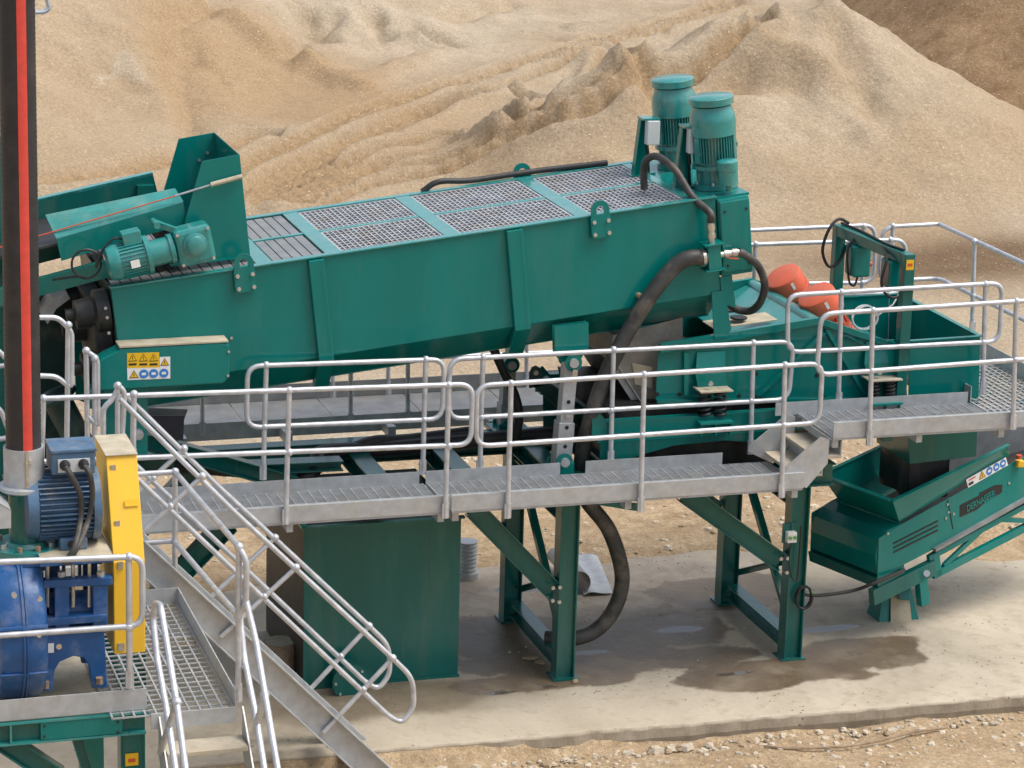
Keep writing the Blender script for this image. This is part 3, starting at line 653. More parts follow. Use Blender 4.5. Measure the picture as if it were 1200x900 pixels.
# support bracket and adjustable props
def prop(y, pts, w_, dark=False):
    (tx, ty), (bx_, by_), zt = pts[0], pts[1], 0
    a, b_ = PY(tx, ty, y), PY(bx_, by_, y)
    d = (a-b_).normalized()
    t = thing('adjustable_prop', ('grey pinned prop under the far side of the trough, beside the drain hose' if dark else 'grey pinned square-tube prop under the near side of the trough beside the big hose'), 'prop', b_)
    pr = build('square_tube', B().bar(b_, a, w_, w_, EY), GALV, t, .006)
    build('outer_sleeve', B().bar(b_-d*.02, b_+(a-b_)*.42, w_+.03, w_+.03, EY), GALV, t, .006)
    for q in (a, b_+d*.06):
        for e in (-1, 1): build('clevis', B().cyl(q+EY*e*(w_/2+.045), q+EY*e*(w_/2+.03), .085, n=20), GREEN, t)
        build('pin', B().cyl(q-EY*(w_/2+.07), q+EY*(w_/2+.07), .045, n=16), GALV, t)
    for k in (.2, .38, .62):
        q = b_+(a-b_)*k-EY*(w_/2+(.017 if k < .4 else .004)); build('pin_hole', B().cyl(q, q+EY*.003, .02, n=12), INK, t)
    q = b_+(a-b_)*.5-EY*(w_/2+.02); build('locking_pin', B().cyl(q, q+EY*.05, .028, n=14), BOLT, t)
    build('pin_tag', B().bar(a-EY*(w_/2+.075)-EZ*.06+EX*.01, a-EY*(w_/2+.075)-EZ*.2+EX*.0, .05, .006, EY), STEEL, t)
    return t
prop(.16, ((668, 422), (657, 545)), .13)
prop(1.9, ((596, 425), (592, 505)), .13, True)
for yy in (.13, 1.96):
    c0 = [PY(647, 381, .13), PY(687, 376, .13), PY(687, 410, .13), PY(679, 424, .13), PY(657, 424, .13), PY(648, 413, .13)]
    build('prop_bracket', B().prism([p+EY*(yy-.13) for p in c0], EY*.012).prism([p+EY*(yy-.13-.07) for p in c0[:3]+[c0[5]]], EY*.012), GREEN, wash)

# ================================================================== SUPPORT FRAME
frame = thing('support_frame', 'green steel support frame with I-beam legs and braces on the wet concrete', 'frame', (0, .9, 0))
LZ = 1.80   # underside of main beams
legx = [PY(157, 720, 0.08).x, PY(657, 797, .08).x+.02, PY(925, 775, .08).x]
LW = .19
def leg(x, y, front):
    b = B()
    # column with its flanges facing the camera side
    b.ibeam((x, y, 0.014), (x, y, LZ), .19, .19, up=EX, tf=.013, tw=.01) if False else None
    b.box((x-.095+.007, y, LZ/2+.006), (.014, .18, LZ-.012)); b.box((x+.095-.007, y, LZ/2+.006), (.014, .18, LZ-.012)); b.box((x, y-.03, LZ/2+.006), (.162, .011, LZ-.013))
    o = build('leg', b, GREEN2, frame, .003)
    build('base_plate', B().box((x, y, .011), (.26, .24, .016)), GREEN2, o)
    return o
for x in legx:
    leg(x, .09, True); leg(x-.02, 1.78, False)
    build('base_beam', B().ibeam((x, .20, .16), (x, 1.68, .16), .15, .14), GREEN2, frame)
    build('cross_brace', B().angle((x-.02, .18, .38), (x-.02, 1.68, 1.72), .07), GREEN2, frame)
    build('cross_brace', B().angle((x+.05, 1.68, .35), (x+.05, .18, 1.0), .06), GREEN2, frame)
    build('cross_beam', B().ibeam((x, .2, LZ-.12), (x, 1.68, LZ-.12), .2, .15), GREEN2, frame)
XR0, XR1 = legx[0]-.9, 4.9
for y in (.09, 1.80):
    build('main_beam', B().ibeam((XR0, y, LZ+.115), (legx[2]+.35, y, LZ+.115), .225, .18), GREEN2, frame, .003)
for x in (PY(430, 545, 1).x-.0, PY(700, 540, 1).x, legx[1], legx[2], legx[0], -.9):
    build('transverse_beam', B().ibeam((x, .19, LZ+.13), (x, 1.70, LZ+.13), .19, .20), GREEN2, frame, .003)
def brace(pa, pb, y, wd, th=.16):
    a, b_ = PY(*pa, y), PY(*pb, y); q = B().ibeam(a, b_, wd, th, up=EZ, tf=.012)
    o = build('diagonal_brace', q, GREEN2, frame, .003)
    return o, a, b_
for (pa, pb) in (((555, 597), (648, 692)), ((802, 578), (914, 658))):
    for y in (.09, 1.78):
        a, b_ = PY(*pa, .09), PY(*pb, .09); a.y = b_.y = y
        o = build('diagonal_brace', B().ibeam(a, b_, .19, .15, up=EZ, tf=.012), GREEN2, frame, .003)
        if y < 1: bolts(o, [b_+V((-.03, -.08, .06)), b_+V((-.03, -.08, -.07)), b_+V((.03, -.105, .07)), b_+V((.03, -.105, -.08))], (0, -1, 0), .02, .02)
a, b_ = PY(182, 702, .09), PY(268, 612, .09)
build('diagonal_brace', B().ibeam(a, b_, .19, .15, up=EZ, tf=.012), GREEN2, frame, .003)
a2 = a+EY*1.69; b2 = b_+EY*1.69; build('diagonal_brace', B().ibeam(a2, b2, .19, .15, up=EZ, tf=.012), GREEN2, frame, .003)
build('inclined_strut', B().ibeam(PY(165, 515, .9), PY(345, 566, .9), .16, .15), GREEN2, frame, .003)
build('short_beam', B().ibeam(PY(285, 548, 1.0), PY(400, 543, 1.0), .1, .2), GREEN2, frame, .003)
for i, (px, y) in enumerate(((657, .15), (592, 1.86))):
    p = PY(px, 546 if i == 0 else 500, y); build('prop_foot', B().bb((p.x-.17, y-.16, LZ+.232), (p.x+.22, y+.14, LZ+.26)).bb((p.x-.1, y-.115, LZ+.26), (p.x+.1, y-.095, p.z+.06)).bb((p.x-.1, y+.095, LZ+.26), (p.x+.1, y+.115, p.z+.06)), GREEN, frame, .004)
# dark pipes laid along the frame
build('slurry_pipe', B().tube(spline([PY(205, 545, 1.5), PY(330, 555, 1.2), PY(356, 560, 1.0), PY(372, 545, 1.1), PY(380, 530, 1.3), PY(470, 524, 1.5), PY(600, 512, 1.5), PY(690, 505, 1.4)]), .075, 12), RUBBER, frame)
build('slurry_pipe', B().tube(spline([PY(410, 527, 1.4), PY(440, 517, 1.5), PY(480, 515, 1.6), PY(560, 505, 1.6)]), .06, 12), RUBBER, frame)

# ================================================================== WALKWAYS
FZ = 2.13; WF, WB = -.96, -.06; UZ = 2.60
def walkway(name, label, x0, x1, y0, y1, z, front=True, toe=((0, 1),), mt=GRATE):
    t = thing(name, label, 'walkway', ((x0+x1)/2, (y0+y1)/2, z-.2))
    build('front_channel', B().channel((x0, y0+.006, z+.065), (x1, y0+.006, z+.065), .155, .05, side=-1, t=.01), GALV, t, .003)
    build('rear_channel', B().channel((x0, y1-.006, z-.085), (x1, y1-.006, z-.085), .11, .06, side=1, t=.01), GALV, t, .003)
    for a, b_ in toe:
        xa, xb = x0+(x1-x0)*a, x0+(x1-x0)*b_
        build('toe_board', B().bb((xa, y1-.02, z-.02), (xb, y1-.012, z+.11)), GALV, t)
    g = grating(V((x0+.012, y0+.014, z-.004)), EX, EY, EZ, x1-x0-.024, y1-y0-.04, .10, .03, .007, .028, .005, .028)
    build('floor_grating', g, mt, t, kind='stuff')
    n = max(2, int((x1-x0)/1.2))
    for i in range(n+1):
        x = x0+.06+(x1-x0-.12)*i/n; build('bearer', B().box((x, (y0+y1)/2, z-.09), (.06, y1-y0-.14, .07)), GALV, t)
    return t
xw0, xwm, xw1 = PY(150, 602, WF).x, PY(528, 590, WF).x, PY(943, 556, WF).x
walkway('walkway', 'galvanised grating walkway left of the joint, above the green tank', xw0, xwm-.01, WF, WB, FZ, toe=((.0, .985),))
gap0 = (PY(655, 545, WB).x-xwm)/(xw1-xwm); gap1 = (PY(685, 543, WB).x-xwm)/(xw1-xwm)
walkway('walkway', 'galvanised grating walkway between the tank and the small steps, gap in its toe board', xwm+.01, xw1, WF, WB, FZ, toe=((.0, gap0), (gap1, .86)))
xu0, xu1 = PY(977, 500, WF).x, PY(1186, 485, WF).x
walkway('walkway', 'raised galvanised walkway above the green belt conveyor', xu0, xu1, WF, WB, UZ, toe=((-.12, .985),))
# brackets that carry the walkway
br = thing('walkway_bracket', 'green cantilever bracket below the walkway beside the big hose', 'bracket', (.5, -.4, 1.9))
build('arm', B().prism([PY(690, 590, -.5), PY(752, 600, -.9), PY(748, 590, -.9), PY(700, 585, -.5)], EX*.02), GREEN2, br)
# side walkway, running away from the camera
xs0, xs1 = xu1+.02, xu1+.98
sw = thing('walkway', 'galvanised side walkway with open mesh floor right of the green discharge box', 'walkway', ((xs0+xs1)/2, 1, UZ-.2))
build('floor_mesh', grating(V((xs0+.01, WF+.02, UZ-.004)), EX, EY, EZ, xs1-xs0-.02, 4.6, .075, .10, .016, .02, .016), GALV, sw, kind='stuff')
build('front_channel', B().channel((xs0, WF+.006, UZ+.065), (xs1+.9, WF+.006, UZ+.065), .155, .05, side=-1), GALV, sw, .003)
build('side_channel', B().bb((xs1, WF+.02, UZ-.14), (xs1+.01, 3.7, UZ+.15)), GALV, sw)
build('inner_toe_board', B().bb((xs0, WB+.02, UZ-.14), (xs0+.01, 2.5, UZ+.15)), GALV, sw)
for y in (-.2, 1.2, 2.6, 3.5): build('bearer', B().bb((xs0+.02, y, UZ-.11), (xs1-.01, y+.06, UZ-.04)), GALV, sw)
# rear walkways
yr0 = 2.35
rxa, rxb = PY(180, 500, yr0).x, PY(700, 480, yr0).x
rw = thing('walkway', 'long grey plated walkway behind the wash trough', 'walkway', ((rxa+rxb)/2, yr0+.45, FZ-.2))
build('near_plate', B().bb((rxa, yr0-.01, PY(400, 507, yr0).z), (rxb, yr0, PY(400, 487, yr0).z)), GALV, rw)
zr_ = PY(400, 487, yr0).z-.05
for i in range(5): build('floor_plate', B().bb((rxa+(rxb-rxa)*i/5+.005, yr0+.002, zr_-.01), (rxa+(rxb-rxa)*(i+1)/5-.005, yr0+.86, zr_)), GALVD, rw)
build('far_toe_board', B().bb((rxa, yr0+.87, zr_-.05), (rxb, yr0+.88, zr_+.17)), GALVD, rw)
for i in range(5): x = rxa+.2+(rxb-rxa-.4)*i/4; build('bearer', B().bb((x, yr0-.30, zr_-.12), (x+.08, yr0+.86, zr_-.011)), GALV, rw)
rw2 = walkway('walkway', 'raised galvanised walkway behind the vibrating screen', PY(800, 430, 2.5).x, xs0-.01, 2.55, 3.45, UZ)

# ------------------------------------------------------------------ handrails
def loop_px(pl, x0, x1, ty, by, r=.11, openl=False, openr=False, tyr=None, byr=None):
    """closed-looking rail loop from pixels: ty/by = (y at x0, y at x1)"""
    a, b_, c, d = pl(x0, ty[0]), pl(x1, ty[1]), pl(x1, by[1]), pl(x0, by[0])
    if openl: return rp([a, b_, c, d], r)
    if openr: return rp([b_, a, d, c], r)
    return rp([a, b_, c, d, a+(b_-a)*.001], r)[:-1]+[]
def closed_loop(pts, r=.11):
    q = rp(pts, r, 5, True); return q+[q[0]]
fy = WF-.03
pf = lambda x, y: PY(x, y, fy)
pbk = lambda x, y: PY(x, y, WB+.005)
def H(pl, posts, n=1): return [(pl(x, t), pl(x-(b_-t)*.028, b_)) for x, t, b_ in posts]
handrail('galvanised tube handrail along the front of the walkway above the green tank', [rp([pf(50, 467), pf(554, 450), pf(552, 521), pf(48, 541)], .13)],
         H(pf, [(51, 467, 600), (157, 463, 600), (339, 457.5, 614), (526, 451.5, 607)]), mids=[pf(339, 530), pf(526, 523), pf(157, 537)])
handrail('galvanised tube handrail along the front of the walkway from the hose to the small steps', [closed_loop([pf(559, 452), pf(964, 425.5), pf(960, 495.5), pf(558, 523)], .13)],
         H(pf, [(599, 449.5, 607), (755, 439, 600), (920, 428, 583)]), mids=[pf(597, 520), pf(752, 510), pf(918, 498)])
handrail('galvanised tube handrail along the back edge of the walkway above the tank', [closed_loop([pbk(290, 429), pbk(521, 421), pbk(518, 491), pbk(289, 501)], .13)],
         H(pbk, [(312, 428, 562), (499, 421.5, 556)]), mids=[pbk(310, 500), pbk(497, 491.5)])
handrail('galvanised tube handrail along the back edge of the walkway in front of the screen springs', [closed_loop([pbk(527, 421), pbk(930, 400), pbk(924, 468), pbk(526, 491)], .13)],
         H(pbk, [(566, 418.5, 556), (719, 410, 545), (883, 402, 532)]), mids=[pbk(564, 489), pbk(716, 481), pbk(880, 470)])
handrail('galvanised tube handrail along the front of the raised walkway above the conveyor', [rp([pf(1240, 350), pf(962, 368), pf(957, 439.5), pf(1240, 418)], .13)],
         H(pf, [(1023, 364, 522), (1191, 353, 503)]), mids=[pf(1021, 434.5), pf(1189, 421.5)])
handrail('galvanised tube handrail in front of the orange vibrator motors', [closed_loop([pbk(923, 346), pbk(1175, 331.5), pbk(1171, 400), pbk(923, 413)], .13)],
         H(pbk, [(986, 342.5, 476), (1155, 333, 462)]), mids=[pbk(984, 410), pbk(1152, 401)])
RT = UZ+1.2
yo = PZ(940, 268, RT).y; yi = PZ(940, 286, RT).y
po = lambda x, y: PY(x, y, yo); pi_ = lambda x, y: PY(x, y, yi)
handrail('galvanised tube handrail on the far side of the raised walkway behind the screen', [rp([po(840, 271.5), po(1026, 263.5), po(1024, 331), po(840, 334)], .15)], H(po, [(1012, 265, 395)]), mids=[po(1010, 331)])
handrail('galvanised tube handrail on the inner side of the raised walkway behind the screen', [rp([pi_(840, 288), pi_(1062, 280.5), pi_(1060, 343), pi_(840, 350)], .15)], H(pi_, [(885, 286, 410), (1043, 281, 402)]), mids=[pi_(1041, 344)])
xr_ = PZ(1142, 283, RT).x
pr_ = lambda x, y: PX(x, y, xr_)
ya_ = po(1033, 268); ca = V((xr_, ya_.y, RT)); 
b0 = po(1034, 266); b1 = po(1100, 262.5); b1l = po(1100, 326); b0l = po(1030, 330)
handrail('galvanised tube handrail on the outer side of the side walkway, reaching the back corner', [rp([b1, pr_(1290, 350)], .1), rp([b1, b0, b0l, b1l, pr_(1290, 419)], .15)],
         [(po(1046, 265), po(1044, 395)), (pr_(1142, 283), pr_(1139, 392)), (pr_(1225, 320), pr_(1222, 440))], mids=[pr_(1140, 346)])
# posts of the rear walkway behind the trough
handrail('grey handrail of the walkway behind the wash trough', [[PY(150, 375, yr0+.88), PY(700, 350, yr0+.88)], [PY(150, 435, yr0+.88), PY(700, 410, yr0+.88)]],
         [(PY(x, 375-(x-150)*.045, yr0+.88), PY(x, y, yr0+.88)) for x, y in ((237, 500), (390, 470), (455, 466), (617, 470))], name='handrail')
handrail('dark handrail posts on the near edge of the walkway behind the trough', [[PY(150, 395, yr0), PY(700, 370, yr0)]], [(PY(x, 390, yr0), PY(x, y, yr0)) for x, y in ((237, 510), (411, 500), (478, 497))], mt=GALVD)
# small steps between the two walkways
st = thing('steps', 'short galvanised steps joining the lower and raised walkways', 'steps', (xw1, -.5, FZ))
for y in (WF+.03, WB-.05):
    k = EY*(y-(WF+.03)); q = lambda x, yy: PY(x, yy, WF+.03)+k
    build('stringer', B().prism([q(915, 558), q(945, 572), q(970, 543), q(972, 515), q(962, 512), q(915, 552)], EY*.012), GALV, st)
for i, (px, py) in enumerate(((928, 541), (950, 520))):
    p = PY(px, py, -.5); build('tread', B().bb((p.x-.13, WF+.05, p.z-.03), (p.x+.13, WB-.06, p.z)), TREADD, st, .004)
    build('riser', B().bb((p.x+.13, WF+.05, p.z-.03), (p.x+.14, WB-.06, p.z+.15)), GALV, st)
# ================================================================== FEED CONVEYOR HEAD AND CHUTE
fc_ = thing('feed_conveyor', 'green belt conveyor head with pale side skirts feeding the wash trough', 'conveyor', PY(100, 330, 1.0))
yn, yf_ = .42, 1.62
q = lambda x, y: PY(x, y, yn)
A1, A2, A3, A4, A5, A6 = q(56, 257), q(209, 225.5), q(215, 237), q(66, 280), q(219, 262), q(72, 306)
lean = EY*.16
build('skirt_flap', B().prism([A1+lean, A2+lean, A3, A4], EZ*.01+EY*.006), GREENM_SKY, fc_, .003)
build('skirt_side', B().prism([A4, A3, A5, A6], EY*.008), GREEN, fc_, .003)
K = EY*(yf_-yn)
q2 = lambda x, y: PY(x, y, yf_)
build('far_skirt', B().prism([q2(-60, 258.6), q2(179, 203), q2(187, 235), q2(-60, 293)], EY*.01), GREEN2, fc_, .003)
build('far_skirt_flange', B().prism([q2(-60, 257.6), q2(179, 202), q2(179, 206), q2(-60, 261.6)], EY*.09), GREENM_SKY, fc_, .003)
# belt, rollers, drum
D1 = (A5-A6).normalized()
bt0, bt1 = q(-60, 318)+EY*.05, q(205, 258)+EY*.05
build('belt', B().prism([bt0, bt1, bt1+EY*1.1, bt0+EY*1.1], EZ*.02), RUBBER, fc_)
dc = q(205, 262); build('head_drum', B().cyl(dc+EY*.02-EZ*.12, dc+EY*1.15-EZ*.12, .15, n=24), RUBBER, fc_)
for yy in (yn-.02, yf_-.05):
    a, b_ = q(-60, 364)+EY*(yy-yn), q(215, 291)+EY*(yy-yn)
    build('frame_beam', B().channel(a, b_, .16, .07, side=-1), GREEN2, fc_, .003)
build('far_bracket', B().bb(q2(172, 228)-EX*.1, q2(172, 228)+V((.06, -.08, .10))), GREEN2, fc_)
# gear motor
ga, gb_ = q(118, 302), q(196, 283); gd = (gb_-ga).normalized(); yo_ = EY*-.30
ga = ga+yo_; gb_ = gb_+yo_
gm = build('gear_motor', B().lathe(ga, gd, [(0, .10), (.02, .15), (.08, .165), (.12, .165), (.12, .155), (.36, .155), (.36, .18), (.40, .18), (.40, .12), (.58, .12), (.58, .14), (.62, .14)], 26), GREENM_SKY, fc_, label='round green gear motor clamped on the conveyor head')
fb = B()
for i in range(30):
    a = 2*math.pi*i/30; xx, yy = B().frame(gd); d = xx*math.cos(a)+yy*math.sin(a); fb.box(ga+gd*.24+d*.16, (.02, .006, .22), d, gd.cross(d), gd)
build('cooling_fins', fb, GREENM_SKY, gm)
tb = ga+gd*.23+EZ*.20; build('terminal_box', B().box(tb, (.17, .16, .12), gd, EY, gd.cross(EY) if gd.cross(EY).z > 0 else -gd.cross(EY)), GREENM_SKY, gm, .01)
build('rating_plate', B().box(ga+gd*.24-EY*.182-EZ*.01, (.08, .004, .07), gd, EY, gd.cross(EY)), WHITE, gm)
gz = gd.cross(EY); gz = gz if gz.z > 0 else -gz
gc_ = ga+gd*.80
build('gearbox', B().box(gc_, (.34, .26, .34), gd, EY, gz), GREENM_SKY, gm, .04)
build('output_cap', B().lathe(gc_-EY*.13+gz*.02, -EY, [(0, .11), (.02, .11), (.03, .085), (.08, .08), (.09, .06)], 22), GREENM_SKY, gm)
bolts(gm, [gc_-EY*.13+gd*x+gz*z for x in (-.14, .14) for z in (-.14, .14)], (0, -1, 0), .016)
build('torque_arm', B().bar(gc_+gz*.14-gd*.1, gc_+gz*.24-gd*.28+EY*.12, .05, .05).cyl(gc_+gz*.24-gd*.28-EY*.02, gc_+gz*.24-gd*.28+EY*.2, .03), GREENM_SKY, gm)
# cables of the motor
build('cable', B().tube(spline([tb-gd*.08, tb-gd*.16+EZ*.02, tb-gd*.26-EZ*.06, tb-gd*.32-EZ*.2]+[q(96, 302)-EY*.26+V((.13*math.sin(a), 0, .13*math.cos(a))) for a in np.linspace(1, 10, 14)]+[q(60, 325)-EY*.1], 4), .011, 6), CABLE, fc_)
# pull cord
build('pull_cord', B().tube([q(-60, 310)+lean*.5-EZ*0, q(205, 229)+lean*.5-EY*.1], .006, 6), SRED, fc_)
build('cord_rod', B().tube([q(205, 229)+lean*.5-EY*.1, PY(249, 216, .33)], .010, 6), GALV, fc_)
build('spring_sleeve', B().tube([PY(247, 216.5, .32), PY(284, 206.5, .32)], .022, 8), WOODG, fc_)
# chute
ch = thing('feed_chute', 'tall open green chute hood standing on the mesh end of the trough', 'chute', T(1.3, 1, 0))
yc0, yc1 = .37, 1.55
g = lambda x, y: PY(x, y, yc0)
top_r, top_l, bl, br_ = g(281, 181), g(237, 189), g(212, 311), g(293.5, 301)
kn = g(217, 258)
d_ = EY*(yc1-yc0)
build('near_panel', B().prism([top_l, top_r, br_, bl, kn], EY*.008), GREEN, ch, .003)
build('far_panel', B().prism([p+d_ for p in (top_l, top_r, br_, bl, kn)], EY*-.008), GREEN, ch, .003)
build('end_panel', B().prism([top_r+EY*.009, top_r+d_-EY*.009, br_+d_-EY*.009, br_+EY*.009], EX*-.008), GREEN, ch, .003)
build('base_flange', B().hexa([bl-EY*.03-EX*.1, br_-EY*.03, br_+EY*.02, bl+EY*.02-EX*.1, bl-EY*.03+EZ*.012-EX*.1, br_-EY*.03+EZ*.012, br_+EY*.02+EZ*.012, bl+EY*.02+EZ*.012-EX*.1]), GREEN, ch)
bolts(ch, [p+d_-EY*.01 for p in (g(262, 215), g(272, 206))], (0, -1, 0), .016)

# ================================================================== HOSES ON THE TROUGH
def hose(name, label, pts, r, m=RUBBER, clamps=()):
    P_ = spline(pts, 8); t = thing(name, label, 'hose', P_[0])
    build('hose_wall', B().tube(P_, r, 16), m, t)
    for a, b_ in clamps: build('clamp', B().cyl(a, b_, r*1.12, n=18), STEEL, t)
    return t
m0 = PY(835, 300, -.02)
mf = thing('water_manifold', 'small green square water manifold on the end of the trough', 'manifold', m0)
build('body', B().box(m0, (.13, .13, .24), TU, EY, TN), GREEN, mf, .005)
for s in (1, -1): build('flange', B().box(m0+TN*s*.125, (.20, .18, .012), TU, EY, TN), GREEN, mf)
build('mount', B().box(m0+EY*.1, (.08, .1, .1)), GREEN, mf)
for nm, a, d, L in (('valve', m0+TN*.13, TN, .2), ('valve', m0+TU*.065, TU, .2)):
    build(nm, B().lathe(a, d, [(0, .03), (.05, .03), (.05, .042), (.09, .042), (.09, .034), (.13, .034), (.13, .042), (.18, .042), (.18, .03), (L, .03)], 14), STEEL, mf)
build('valve_handle', B().bar(m0+TU*.14-EY*.05-TN*.03, m0+TU*.24-EY*.06-TN*.05, .02, .008), SRED, mf)
hA = m0-TU*.065
hose('water_hose', 'thick black hose curving down from the manifold past the trough to the ground', [hA, PY(805, 303, -.02), PY(785, 318, 0.0), PY(760, 350, .0), PY(735, 390, .03), PY(710, 440, .03), PY(694, 485, .05), PY(682, 535, .2), PY(680, 570, .35), PY(690, 590, .35), PY(713, 620, .35), PY(727, 660, .35), PY(728, 690, .35), PY(716, 720, .35), PY(696, 740, .35), PY(672, 748, .35), PY(640, 748, .5)], .076, RUBBERD, clamps=[(hA-TU*.02, hA-TU*.05)])
hose('water_hose', 'thin black hose arching from the trough mesh down to the manifold valve', [PY(755, 222, .75), PY(754.5, 205, .75), PY(756, 191, .72), PY(763, 184, .66), PY(774, 185, .55), PY(792, 200, .38), PY(811, 230, .18), m0+TN*.42, m0+TN*.33], .036, RUBBERD)
v2 = m0+TU*.265
hose('water_hose', 'thin black hose looping from the manifold valve down to the vibrating screen', [v2, PY(872, 298, -.02), PY(888, 311, 0), PY(896, 332, .05), PY(892, 352, .15), PY(880, 364, .3), PY(862, 362, .4), PY(852, 352, .5)], .038, RUBBERD)
hose('drain_hose', 'black hose hanging below the trough beside the far prop', [PY(578, 408, 1.2), PY(590, 435, 1.2), PY(604, 465, 1.2), PY(608, 490, 1.2), PY(603, 520, 1.3)], .045, RUBBER)
hose('air_line', 'black cable lying along the far top edge of the trough', [T(U(560, 275)+.0, YB+.02, .01), T(U(570, 275)+.1, YB+.0, .09), T(U(600, 275)+.2, YB+.03, .05), T(U(700, 260), YB+.03, .05), T(U(790, 240), YB-.02, .04)], .03, RUBBER)

# ================================================================== VIBRATING SCREEN
scr = thing('vibrating_screen', 'green vibrating screen with peaked side plates on coil springs', 'screen', PY(900, 470, 1.0))
ysn, ysf = .16, 1.85
s = lambda x, y: PY(x, y, ysn)
side = [s(772, 402), s(958, 371), s(1056, 404), s(1058, 468), s(768, 470)]
DEPS = EY*(ysf-ysn)
for k in (0, 1):
    off = DEPS*k
    build('side_plate', B().prism([p+off for p in side], EY*(.012 if k == 0 else -.012)), GREEN, scr, .003)
    rim = B().prism([s(772, 402)+off, s(958, 371)+off, s(958, 379)+off, s(772, 413)+off], EY*(-.05 if k == 0 else .05))
    rim.prism([s(958, 371)+off, s(1056, 404)+off, s(1056, 411)+off, s(958, 379)+off], EY*(-.05 if k == 0 else .05))
    build('rim_flange', rim, GREEN, scr, .003)
    fl = EY*(-.045 if k == 0 else .045)
    for (pa, pb) in (((965, 385), (1010, 462)), ((962, 388), (885, 462)), ((985, 390), (1052, 425)), ((800, 462), (800, 412))):
        build('stiffener', B().prism([s(*pa)+off, s(pa[0]+5, pa[1]+1)+off, s(pb[0]+5, pb[1]+1)+off, s(*pb)+off], fl), GREEN, scr)
    build('bottom_flange', B().prism([s(768, 467)+off, s(1058, 465)+off, s(1058, 469)+off, s(768, 471)+off], fl*1.3), GREEN, scr)
# inside plates
build('back_slope', B().prism([s(955, 376)+EY*.02, s(955, 376)+DEPS-EY*.02, s(880, 412)+DEPS-EY*.02, s(880, 412)+EY*.02], EZ*-.012), GREENM_SKY, scr, .003)
build('discharge_slope', B().prism([s(961, 376)+EY*.02, s(961, 376)+DEPS-EY*.02, s(1052, 408)+DEPS-EY*.02, s(1052, 408)+EY*.02], EZ*-.014), GREEN, scr, .003)
build('bridge_beam', B().tube([s(957, 380)+EY*.015, s(957, 380)+DEPS-EY*.015], .07, 12), GREENM_SKY, scr)
build('deck', B().prism([s(775, 440)+EY*.014, s(1050, 448)+EY*.014, s(1050, 448)+DEPS-EY*.014, s(775, 440)+DEPS-EY*.014], EZ*-.02), DIRTY, scr)
sp_ = build('splash_plate', B().prism([s(850, 395)+EY*.3, s(925, 384)+EY*.3, s(925, 384)+EY*.62, s(850, 395)+EY*.62], EZ*.01), WOODG, scr)
for (x, y) in ((872, 383), (884, 392)):
    p = s(x, y)+EY*.42+EZ*.0; build('spray_opening', B().cyl(p+EZ*.06, p+EZ*.075, .085, n=20), INK, sp_)
# bolt holes on side
for x, y in ((886, 438), (866, 464), (957, 440), (966, 466), (770, 462), (796, 462), (842, 462), (891, 463)):
    build('bolt_hole', B().cyl(s(x, y)-EY*.004, s(x, y)+EY*.0, .022, n=12), INK, scr)
# vibrator motors
def vib(px, py, y):
    c = PY(px, py, y); ax = V((-.56, -.12, .82)).normalized()
    x = ax.cross(EY).normalized(); z = EY
    vm = thing('vibrator_motor', 'orange vibrator motor with smooth drum cap, '+('farther from the front rail' if y > 1 else 'nearer to the front rail')+' on the screen', 'motor', c-ax*.5)
    build('end_cap', B().lathe(c-ax*.19, ax, [(0, .195), (.15, .195), (.18, .185), (.19, .16), (.195, .001)], 30), ORANGE, vm)
    build('body', B().lathe(c-ax*.50, ax, [(0, .17), (.06, .17), (.06, .15), (.26, .15), (.26, .205), (.30, .205), (.31, .19)], 26), ORANGE, vm)
    fb = B()
    for i in range(18):
        a = 2*math.pi*i/18; d = x*math.cos(a)+EY*math.sin(a); fb.box(c-ax*.34+d*.155, (.03, .02, .18), d, ax.cross(d), ax)
    build('cooling_ribs', fb, ORANGE, vm)
    build('lower_cap', B().lathe(c-ax*.74, ax, [(0, .15), (.02, .185), (.2, .185), (.23, .17)], 26), ORANGE, vm)
    build('foot', B().box(c-ax*.42-x*(-.17 if x.z < 0 else .17), (.08, .4, .42), x, EY, ax), ORANGE, vm, .01)
    build('terminal_box', B().box(c-ax*.40-EY*.17, (.14, .09, .15), x, EY, ax), ORANGE, vm, .02)
    build('rating_plate', B().box(c-ax*.1-EY*.196, (.03, .004, .08), x, EY, ax), WHITE, vm)
vib(916, 322, 1.35); vib(955, 344, .55)
# coil springs
def spring(px, y0, y1, y, n=5):
    a, b_ = PY(px, y1, y), PY(px, y0, y); pts = [a.lerp(b_, i/(n*12))+V((.052*math.cos(i*math.pi/6), .052*math.sin(i*math.pi/6), 0)) for i in range(n*12+1)]
    return B().tube(pts, .0155, 6)
for (px, yt, yb2) in ((835, 461, 490), (1033, 448, 468)):
    for dy in (0, 1.75):
        br2 = build('spring_bracket', B().prism([PY(px-20, yt-22, .08)+EY*dy, PY(px+15, yt-23, .08)+EY*dy, PY(px+20, yt-4, .07)+EY*dy, PY(px-16, yt-2, .07)+EY*dy], EY*.012).prism([PY(px-20, yt-22, .08)+EY*dy, PY(px+15, yt-23, .08)+EY*dy, PY(px+15, yt-50, .145)+EY*dy, PY(px-18, yt-48, .145)+EY*dy], EY*.012), GREEN, scr)
        build('spring_seat', B().prism([PY(px-18, yt-3, .0)+EY*dy+EY*(-.1), PY(px+20, yt-5, .0)+EY*dy-EY*.1, PY(px+20, yt-5, .0)+EY*(dy+.12), PY(px-18, yt-3, .0)+EY*(dy+.12)], EZ*.014), TREADD, br2)
        bolts(br2, [PY(px-3, yt-12, -.02)+EY*dy], (0, -1, 0), .025, .03)
        for sx_ in (-9, 9): build('coil_spring', spring(px+sx_, yt-2, yb2-1, -.0+dy), BLACK, scr)
